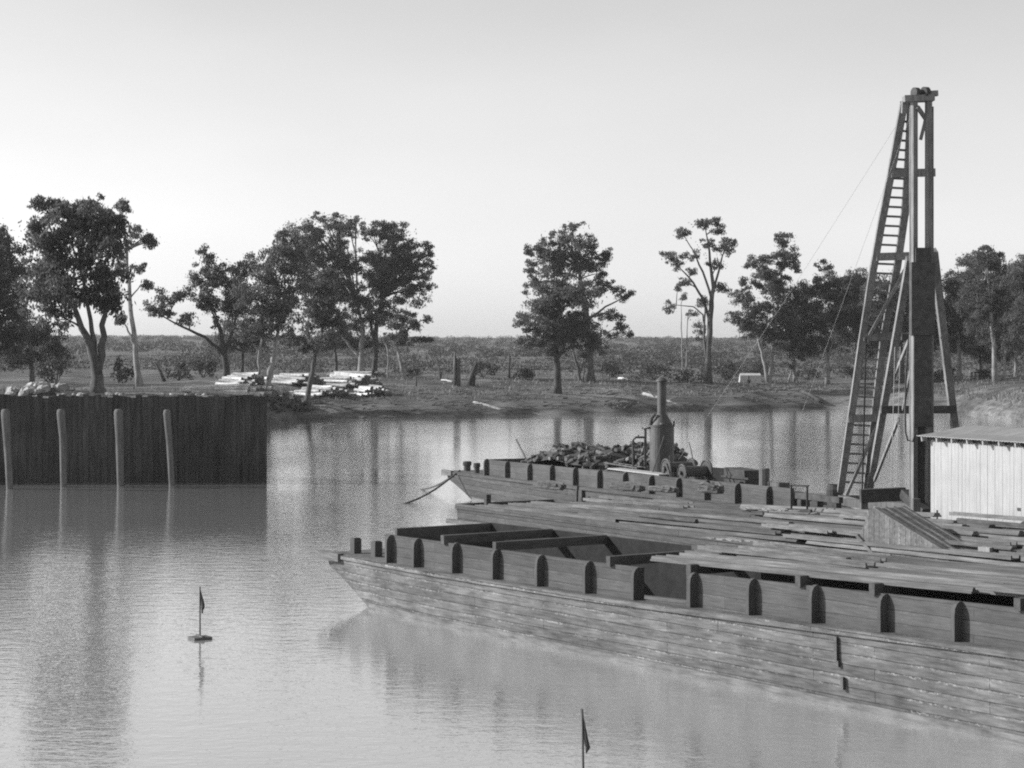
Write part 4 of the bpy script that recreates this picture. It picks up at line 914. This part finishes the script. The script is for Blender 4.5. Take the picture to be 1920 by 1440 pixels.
tree('tall tiered gum with branches reaching right, behind the rounded dark gum', (1105, 718), [[(1105, 718, .75), (1104, 650, .6), (1096, 570, .45), (1085, 500, .2)], [(1087, 716, .25), (1084, 690, .22), (1078, 672, .18), (1070, 640, .1)], [(1088, 700, .15), (1095, 668, .12)], [(1102, 600, .2), (1135, 575, .14), (1165, 560, .08)]],
     [(1075, 424, 28, 9), (1050, 447, 33, 14), (1020, 470, 28, 20), (1080, 458, 38, 20), (1060, 498, 48, 28), (1110, 488, 32, 22), (1138, 478, 12, 12), (998, 495, 12, 26), (1130, 515, 14, 12), (1120, 538, 32, 18), (1158, 545, 20, 7), (1183, 552, 12, 6), (1140, 590, 28, 13), (1165, 610, 13, 10), (1150, 628, 22, 8), (990, 468, 9, 10), (1005, 530, 22, 14), (1180, 628, 8, 5)], Md, M_leaf)
tree('tall open gum with bare spreading limbs and thin foliage right of the grove', (1328, 720), [[(1328, 720, .55), (1328, 650, .45), (1334, 575, .38), (1338, 540, .3), (1330, 470, .16), (1322, 425, .06)], [(1338, 545, .2), (1352, 490, .14), (1362, 460, .06)], [(1330, 600, .24), (1318, 560, .2), (1300, 530, .15), (1272, 500, .08)], [(1334, 560, .2), (1318, 510, .16), (1300, 470, .1), (1282, 440, .05)], [(1322, 625, .14), (1318, 590, .12), (1300, 575, .09), (1268, 572, .05), (1255, 580, .02)], [(1325, 690, .2), (1320, 620, .17), (1322, 570, .1)]],
     [(1315, 420, 22, 8), (1280, 440, 16, 10), (1345, 428, 14, 12), (1265, 485, 24, 11), (1300, 480, 22, 9), (1330, 458, 26, 10), (1360, 470, 16, 11), (1376, 455, 9, 7), (1285, 528, 14, 9), (1345, 498, 16, 10), (1300, 510, 13, 7), (1272, 540, 8, 5), (1355, 540, 16, 14), (1248, 475, 10, 6), (1340, 412, 10, 6)], Md, M_leafB, .95, lsize=.115)
tree('pair of thin pale saplings left of the tall open gum', (1280, 698), [[(1280, 698, .13), (1279, 640, .11), (1277, 570, .06)], [(1287, 698, .14), (1288, 640, .11), (1291, 580, .05)], [(1288, 670, .07), (1303, 645, .05), (1310, 600, .03)]],
     [(1310, 610, 14, 14), (1280, 555, 9, 10), (1296, 590, 10, 9), (1316, 640, 10, 8)], L_, M_leafB, .6, lsize=.115)
tree('gum with a white V-shaped trunk and a tall ragged crown left of the tower', (1442, 718), [[(1442, 718, .42), (1445, 690, .34), (1449, 655, .26), (1455, 600, .15), (1468, 500, .06)], [(1441, 708, .3), (1430, 670, .25), (1422, 638, .18), (1412, 590, .08)]],
     [(1472, 450, 18, 12), (1475, 480, 23, 17), (1430, 490, 23, 11), (1440, 522, 28, 17), (1405, 498, 12, 8), (1390, 560, 20, 14), (1460, 545, 28, 22), (1420, 580, 28, 18), (1380, 598, 15, 11), (1408, 620, 28, 18), (1400, 530, 13, 12), (1490, 500, 10, 14)], L_, M_leaf, 1.1)
tree('full low-branching gum just left of the tower ladder', (1552, 720), [[(1552, 720, .36), (1552, 680, .3), (1546, 650, .24), (1535, 610, .14)], [(1552, 675, .2), (1562, 640, .15), (1570, 600, .1)]],
     [(1545, 498, 16, 10), (1560, 528, 33, 18), (1520, 550, 30, 22), (1580, 550, 33, 26), (1600, 530, 18, 12), (1550, 590, 50, 33), (1500, 600, 33, 28), (1605, 610, 33, 33), (1480, 570, 22, 18)], L_, M_leaf)
tree('bushy gum filling the gap between the V-trunked gum and the full gum', (1492, 716), [[(1492, 716, .3), (1488, 680, .25), (1485, 650, .18)], [(1478, 712, .14), (1484, 695, .1), (1480, 684, .08)]],
     [(1480, 630, 40, 28), (1440, 625, 30, 22), (1525, 640, 38, 24), (1475, 590, 30, 22), (1505, 660, 30, 16)], L_, M_leaf)
tree('gum seen through the tower timbers, right of the ladder', (1692, 716), [[(1692, 716, .4), (1690, 660, .34), (1688, 610, .24)]],
     [(1650, 560, 35, 38), (1700, 550, 40, 38), (1690, 610, 50, 38), (1740, 565, 30, 42), (1640, 620, 30, 28), (1735, 630, 35, 28)], Md, M_leaf)
tree('gum in the wood at the right, closest beside the tower', (1800, 714), [[(1800, 714, .4), (1798, 660, .32), (1795, 600, .2)]],
     [(1792, 535, 24, 25), (1802, 595, 32, 38), (1775, 590, 25, 38), (1822, 520, 28, 20), (1790, 640, 38, 20)], L_, M_leaf)
tree('highest-topped gum of the wood at the right with a tufted crown', (1868, 716), [[(1868, 716, .42), (1864, 650, .34), (1858, 580, .24)], [(1882, 712, .2), (1885, 650, .16), (1880, 590, .1)]],
     [(1850, 488, 35, 22), (1850, 464, 13, 7), (1880, 540, 40, 38), (1840, 565, 40, 38), (1870, 615, 45, 33), (1872, 475, 8, 6)], L_, M_leaf)
tree('gum of the wood at the right cut by the photo edge', (1935, 716), [[(1935, 716, .45), (1932, 650, .36), (1930, 590, .24)]],
     [(1915, 520, 30, 28), (1930, 600, 40, 48), (1955, 540, 40, 38), (1900, 640, 30, 24), (1990, 580, 40, 50)], L_, M_leaf)

tree('gum standing behind the highest right gum, filling the wood to the ground', (1838, 708), [[(1838, 708, .3), (1836, 650, .25), (1832, 590, .16)]],
     [(1825, 560, 45, 35), (1850, 610, 50, 38), (1800, 640, 40, 28), (1870, 660, 40, 22), (1820, 500, 25, 20)], Md, M_leafB)
tree('low wide gum between the tower and the right photo edge, farthest back', (1905, 706), [[(1905, 706, .3), (1903, 660, .22), (1900, 610, .16)]],
     [(1890, 530, 34, 32), (1910, 580, 45, 38), (1940, 640, 45, 32), (1890, 640, 35, 28), (1930, 490, 28, 16)], L_, M_leafB)
tree('round gum half hidden behind the full gum and the tower ladder', (1612, 708), [[(1612, 708, .3), (1612, 660, .24), (1608, 610, .15)]],
     [(1600, 560, 36, 32), (1625, 600, 36, 36), (1580, 630, 36, 28), (1640, 650, 34, 22), (1612, 520, 22, 16)], Md, M_leafB)
tree('low dark gum between the spreading gum and the white leaning trunk, farther back', (455, 704), [[(455, 704, .26), (455, 670, .2), (452, 640, .13)]],
     [(440, 625, 36, 26), (480, 640, 34, 22), (420, 650, 30, 18)], D, M_leafB)
tree('low dark gum behind the tallest log stack', (632, 702), [[(632, 702, .26), (630, 670, .2), (628, 640, .13)]],
     [(610, 640, 36, 24), (650, 630, 38, 26), (690, 645, 34, 20)], D, M_leafB)
tree('low gum in the wood left of the broad gum behind the cofferdam', (60, 722), [[(60, 722, .34), (58, 680, .26), (56, 640, .16)]],
     [(40, 620, 40, 30), (80, 640, 38, 28), (20, 670, 34, 24), (100, 670, 34, 22)], Md, M_leaf)
# stumps and dead wood
def stump(label, base, pts, mat=M_barkD, cat='stump', nm='tree_stump'):
    b = G(*base); m = MB(); Y = b.y
    for st in pts: m.tube([PY(x, y, Y) if i else V(PY(x, y, Y).x, Y, b.z - .2) for i, (x, y, r) in enumerate(st)], [r for x, y, r in st], 8)
    return tag(m.build(nm, mat, loc=b, smooth=True), label, cat)
stump('tall twin dead stump standing between the two groves', (856, 724), [[(855, 724, .3), (854, 690, .26), (853, 660, .1)], [(860, 724, .25), (859, 672, .2)]], M_barkM)
stump('dark burnt stump leaning right beside the twin dead stump', (884, 724), [[(882, 724, .55), (887, 700, .32), (894, 680, .12)]])
stump('thin bare leaning snag on the flat left of the log stacks', (302, 712), [[(309, 712, .2), (300, 696, .14), (290, 680, .06)]])
stump('slim dead sapling with a crooked top in the open gap', (827, 712), [[(827, 712, .12), (824, 690, .09), (815, 660, .05)], [(825, 695, .06), (834, 682, .03)]], M_barkM)
stump('slim dark snag in front of the scrub left of the rounded dark gum', (955, 712), [[(955, 714, .13), (955, 690, .1), (957, 665, .05)]], M_barkD)
stump('bleached crooked snag left of the dead stumps', (780, 725), [[(780, 725, .1), (781, 712, .08), (779, 705, .04)]], M_barkM)
for px in (1822, 1829): stump('short pale post before the wood at the right', (px, 712), [[(px, 712, .17), (px, 697, .15)]], M_barkL, 'post', 'short_post')['group'] = 'pale posts before the right wood'
def fallen(label, a, b, r0, r1, mat=M_barkL, forks=()):
    A, B = G(*a), G(*b); m = MB(); m.tube([A + V(0, 0, r0 * .8), A.lerp(B, .4) + V(.1, 0, r0 * 1.2), A.lerp(B, .75) + V(-.1, 0, r0 * .9), B + V(0, 0, r1 * .6)], [r0, r0 * .85, (r0 + r1) / 2, r1], 8)
    for (f, dx, dy, dz) in forks: p = A.lerp(B, f) + V(0, 0, r0); m.tube([p, p + V(dx, dy, dz)], [r1 * .8, r1 * .3], 6)
    return tag(m.build('fallen_log', mat, loc=A, smooth=True), label, 'log')
fallen('long bleached driftwood trunk lying down the bank behind the boiler chimney', (1206, 741), (1288, 768), .2, .09, M_barkL, ((.3, -.9, .3, .7), (.55, 1.4, .2, .5)))
fallen('grey fallen branch on the bank below the leaning stump', (888, 757), (948, 775), .16, .22, M_barkL)
fallen('pale log lying alone at the right end of the log stacks', (716, 736), (738, 742), .2, .2, M_log)
fallen('small white log on the grass behind the rounded dark gum', (1160, 712), (1182, 714), .16, .1, M_log)
fallen('pale log lying just left of the twin dead stump', (828, 714), (848, 717), .12, .12, M_log)
fallen('dark slide of timber running down to the water left of the tower', (1502, 738), (1540, 758), .25, .3, M_barkD)

# ------------------------------------------------------------------ white tent
b = G(1408, 719); tn = thing('canvas_tent', b, 'small white canvas tent pitched among the trees left of the tower', 'tent'); Y = b.y; k = Y / F
m = MB(); x0, x1, x2 = PY(1387, 0, Y).x, PY(1404, 0, Y).x, PY(1428, 0, Y).x; h = 15 * k
m.hexa([V(x0, Y, b.z - .05), V(x2, Y, b.z - .05), V(x2, Y + 1.6, b.z), V(x0, Y + 1.6, b.z), V(x0 + .05, Y, b.z + h), V(x2 - .05, Y, b.z + h), V(x2 - .1, Y + .8, b.z + h + .25), V(x0 + .1, Y + .8, b.z + h + .25)]); m.build('canvas', M_canvas, tn)
m = MB(); m.beam(V(x1, Y - .03, b.z - .05), V(x1, Y - .03, b.z + h * .98), .1, .04, (0, 1, 0)); m.box(V(x1 + .02, Y - .03, b.z + .2), (.35, .06, .45)); m.build('doorway_pole', M_barkD, tn)

# ------------------------------------------------------------------ stacked logs on the bank
lg = []
for L in (3.6, 4.8, 6.0):
    m = MB(); m.tube([V(-L / 2, 0, 0), V(0, .03, .02), V(L / 2, 0, 0)], [.17, .16, .145], 9)
    o = m.build('cut_log', M_log, loc=(0, 0, 0)); o.data.materials.append(M_logend)
    for p in o.data.polygons:
        if len(p.vertices) > 4: p.material_index = 1
    lg.append(o)
rl = random.Random(9)
def stack(px, py, n0, layers, k, yaw, label, group, drop=2, spread=.34):
    c = G(px, py); u = V(math.cos(yaw), math.sin(yaw), 0); v = V(-u.y, u.x, 0)
    for l in range(layers):
        n = n0 - drop * l
        for i in range(n):
            off = (i - (n - 1) / 2) * spread + rl.uniform(-.09, .09)
            p = c + v * off + u * rl.uniform(-.7, .7); z = max(gz(p.x, p.y), c.z - .3) + .15 + l * .27 + rl.uniform(-.06, .08)
            o = lg[k].copy(); COL.objects.link(o); o.location = (p.x, p.y, z); o.rotation_euler = (0, rl.uniform(-.05, .05), yaw + rl.uniform(-.13, .13)); s = rl.uniform(.85, 1.25); o.scale = (rl.uniform(.92, 1.05), s, s)
            tag(o, label, 'log', group)
stack(457, 722, 12, 4, 0, -.8, 'pale log in the stack left of the white leaning trunk, farther back', 'logs stacked left of the leaning trunk', 3)
stack(425, 739, 9, 2, 2, -.3, 'pale log in the low spread directly above the cofferdam corner', 'logs spread above the cofferdam corner')
stack(556, 721, 13, 4, 1, -.85, 'pale log in the stack between the leaning trunk and the dark leaning gum', 'logs stacked between the two leaning gums', 3)
stack(603, 740, 14, 3, 1, -.9, 'pale log in the front stack right of the dark leaning gum', 'logs in the front stack', 4)
stack(658, 724, 16, 5, 1, -.8, 'pale log in the biggest stack under the white forked gum', 'logs in the biggest stack', 3)
stack(668, 706, 8, 2, 2, -.1, 'pale log in the long low row behind the biggest stack', 'logs in the long low row')
stack(695, 740, 9, 3, 0, -1.15, 'short log in the dark-ended stack at the right end of the yard', 'logs in the right end stack')
for o in lg: bpy.data.objects.remove(o)
lg = []
m = MB(); m.tube([V(0, -.8, 0), V(0, .8, 0)], [.15, .14], 9); lg.append(m.build('bark_log', M_barklog, loc=(0, 0, 0)))
for i in range(58):
    px = rl.uniform(500, 596); py = rl.uniform(752, 774); p = G(px, py); hh = max(0, 1 - abs((px - 545) / 52) ** 2) * .7
    o = lg[0].copy(); COL.objects.link(o); o.location = p + V(0, 0, .12 + rl.random() * hh); o.rotation_euler = (rl.uniform(-.1, .1), 0, rl.uniform(-.5, .5)); tag(o, 'dark bark-covered log in the heap down at the waterside', 'log', 'bark logs at the waterside')
for o in lg: bpy.data.objects.remove(o)
# rubble on the spoil mound behind the cofferdam
st = []
for k in range(3):
    m = MB(); m.lathe((0, 0, 0), [(.15, -.3), (.42, -.2), (.5, .05), (.36, .3), (.1, .38)], 7)
    m.v = [(x * rl.uniform(.75, 1.2), y * rl.uniform(.75, 1.2), z * rl.uniform(.8, 1.15)) for x, y, z in m.v]; st.append(m.build('rubble_stone', M_stone, loc=(0, 0, 0)))
for i in range(70):
    px, Y = (rl.gauss(48, 32), rl.uniform(113, 121)) if i < 55 else (rl.uniform(100, 490), rl.uniform(108.6, 110)); X = (px - 960) * Y / F
    o = rl.choice(st).copy(); COL.objects.link(o); z = gz(X, Y) if i < 55 else max(4.4, gz(X, Y)); o.location = (X, Y, z + .08); o.rotation_euler = (rl.uniform(-.4, .4), rl.uniform(-.4, .4), rl.uniform(0, 6)); s = rl.uniform(.4, 1.0) if i < 55 else rl.uniform(.2, .4); o.scale = (s, s, s * .8)
    tag(o, 'pale rubble stone heaped on the mound behind the cofferdam' if i < 55 else 'small pale stone along the top edge of the cofferdam', 'stone', 'rubble on the mound' if i < 55 else 'stones along the cofferdam top')
for o in st: bpy.data.objects.remove(o)
m = MB(); a = c0 - nn * .2 + d * .2; q = cL - nn * .2   # earth filling up to the top of the sheeting
NF = 60; vv = []
for i in range(NF + 1):
    p = a.lerp(q, i / NF)
    for back_, dz in ((0, -.12), (1.4, -.10 + .1 * math.sin(i * 1.3)), (3.2, -.3 + .12 * math.sin(i * .9 + 1)), (8, -1.6), (16, -3.2)): vv.append(p - nn * back_ + V(-1.75 * back_ - .25, 0, zt + dz))
m.add(vv, [(i * 5 + k, i * 5 + k + 1, (i + 1) * 5 + k + 1, (i + 1) * 5 + k) for i in range(NF) for k in range(4)])
tag(m.build('earth_fill', M_ground, smooth=True), kind='structure')

# ------------------------------------------------------------------ shrubs, scrub, grass, far wood
def cloud(cs, per, lsize):
    out = []
    for (c, a, h) in cs:
        nl = int(per * a * h * 4) + 14; g = RNG.normal(size=(nl, 3)); g /= np.linalg.norm(g, axis=1)[:, None]; g *= (RNG.random(nl) ** .4)[:, None]
        out.append(np.array(c) + g * np.array([a, a, h]))
    return leafquads(np.concatenate(out), lsize)
def shrub(label, px, py, rx, ry):
    b = G(px, py); k = b.y / F; r = thing('shrub', b, label, 'shrub'); cs = []; m = MB()
    for i in range(9):
        a = rl.uniform(0, 6.28); q = rl.random() ** .5; c = b + V(math.cos(a) * q * rx * k, math.sin(a) * q * rx * k, ry * k * rl.uniform(.35, 1.5) * (1.15 - .5 * q)); cs.append((c, rx * k * .42, ry * k * .45)); m.tube([b - V(0, 0, .1), b.lerp(c, .5) + V(0, 0, .1), c], [.06, .04, .02], 5, False)
    m.build('stem', M_barkM, r); quads('foliage', M_leafS, cloud(cs, 26, .17), r)
for s_ in (('dark round bush behind the broad gum at the left', 105, 725, 32, 34), ('bush between the broad gum and the slender gum', 222, 716, 24, 26), ('wide bush right of the slender gum', 335, 712, 34, 18), ('bush under the long low limb of the spreading gum', 380, 708, 24, 24),
           ('bush left of the rounded dark gum trunk', 985, 712, 26, 18), ('bush at the foot of the dome-crowned gum', 775, 708, 18, 12), ('rounded bush in the open gap behind the dead stumps', 905, 708, 26, 20), ('bush right of the tiered gum', 1150, 706, 34, 22), ('bush behind the boiler chimney', 1225, 712, 34, 22), ('bush left of the tall open gum foot', 1290, 716, 30, 14),
           ('bush right of the tall open gum foot', 1365, 712, 24, 20), ('bush behind the white tent', 1425, 706, 26, 18), ('bush left of the full gum trunk', 1515, 712, 26, 14), ('low dark bush overhanging the water right of the grey fallen branch', 1170, 766, 40, 7), ('bush right of the full gum trunk', 1600, 712, 24, 18), ('bush in front of the right wood', 1770, 714, 30, 16), ('bush at the foot of the highest right gum', 1835, 712, 26, 14)):
    shrub(*s_)
cs = []
for i in range(1000):
    px = rl.uniform(-250, 2150); Y = rl.uniform(280, 480); X = (px - 960) * Y / F; z = gz(X, Y); s = rl.uniform(1.0, 3.4); hh = (.35 + 1.3 * rl.random() ** 2.5) * (.7 + .5 * n1(px * .05, 3))
    cs.append(((X, Y, z + hh * .6), s * 1.3, hh))
quads('distant_scrub', M_leafS, cloud(cs, 8, .2)); tag(bpy.data.objects['distant_scrub'], 'belt of low scrub on the plain behind the gums', 'scrub', kind='stuff')
cs = []
for i in range(2600):
    px = rl.uniform(-350, 2250); Y = 480 + 1050 * rl.random() ** 1.0; X = (px - 960) * Y / F; z = gz(X, Y); s = rl.uniform(1.2, 2.6)
    cs.append(((X, Y, z + s * .25), s * 1.5, s * .62))
quads('far_wood', M_leafF, cloud(cs, 3.0, .42)); tag(bpy.data.objects['far_wood'], 'distant wooded plain rising to a level skyline', 'wood', kind='stuff')
# a few recognisable far crowns on the skyline
pts = []
for i in range(26000):
    px = rl.uniform(-120, 2000); yw = float(np.interp(px, WLx, WLy)); s = 9 + 60 * rl.random() ** 1.3; Y = yw + s; X = (px - 960) * Y / F
    if n1(X * .9, Y * .5) + rl.uniform(-.5, .5) < -.1: continue
    pts.append((X, Y, gz(X, Y), rl.uniform(.12, .36), rl.uniform(0, 6.28), rl.uniform(-.15, .15)))
A = np.array(pts); n = len(A); bx = np.cos(A[:, 4]) * .05; by = np.sin(A[:, 4]) * .05; lx = A[:, 5] * A[:, 3] * 3
z0 = A[:, 2] - .03; z1 = A[:, 2] + A[:, 3]
Q = np.stack([np.stack([A[:, 0] - bx, A[:, 1] - by, z0], 1), np.stack([A[:, 0] + bx, A[:, 1] + by, z0], 1), np.stack([A[:, 0] + bx * .3 + lx, A[:, 1] + by * .3, z1], 1), np.stack([A[:, 0] - bx * .3 + lx, A[:, 1] - by * .3, z1], 1)], 1)
quads('bank_grass', M_grass, Q); tag(bpy.data.objects['bank_grass'], 'dry grass tufts along the top of the far bank', 'grass', kind='stuff')
# drift litter on the muddy slope
m = MB()
for i in range(420):
    px = rl.uniform(500, 1620); yw = float(np.interp(px, WLx, WLy)); Y = yw + 1 + 22 * rl.random() ** 1.4; X = (px - 960) * Y / F; p = V(X, Y, gz(X, Y) + .05); a = rl.gauss(0, .5); L = rl.uniform(.3, 1.6)
    m.tube([p, p + V(math.cos(a) * L, math.sin(a) * L, rl.uniform(-.05, .25))], [rl.uniform(.03, .09), .02], 5)
tag(m.build('drift_litter', M_barkM), 'sticks and drift litter strewn over the far muddy slope', 'litter', kind='stuff')

# ------------------------------------------------------------------ air
m = MB(); m.hexa([(-7500, -170, -5), (7500, -170, -5), (7500, 2790, -5), (-7500, 2790, -5), (-7500, -170, 27), (7500, -170, 27), (7500, 2790, 27), (-7500, 2790, 27)])
hm = bpy.data.materials.new('haze_air'); hm.use_nodes = True; ht = hm.node_tree; ht.nodes.clear()
pv = ht.nodes.new('ShaderNodeVolumePrincipled'); pv.inputs['Color'].default_value = (.95, .95, .95, 1); pv.inputs['Density'].default_value = .00014; pv.inputs['Anisotropy'].default_value = .2
ho = ht.nodes.new('ShaderNodeOutputMaterial'); ht.links.new(pv.outputs[0], ho.inputs['Volume'])
tag(m.build('haze', hm), 'thin pale air softening the far plain', 'haze', kind='stuff')
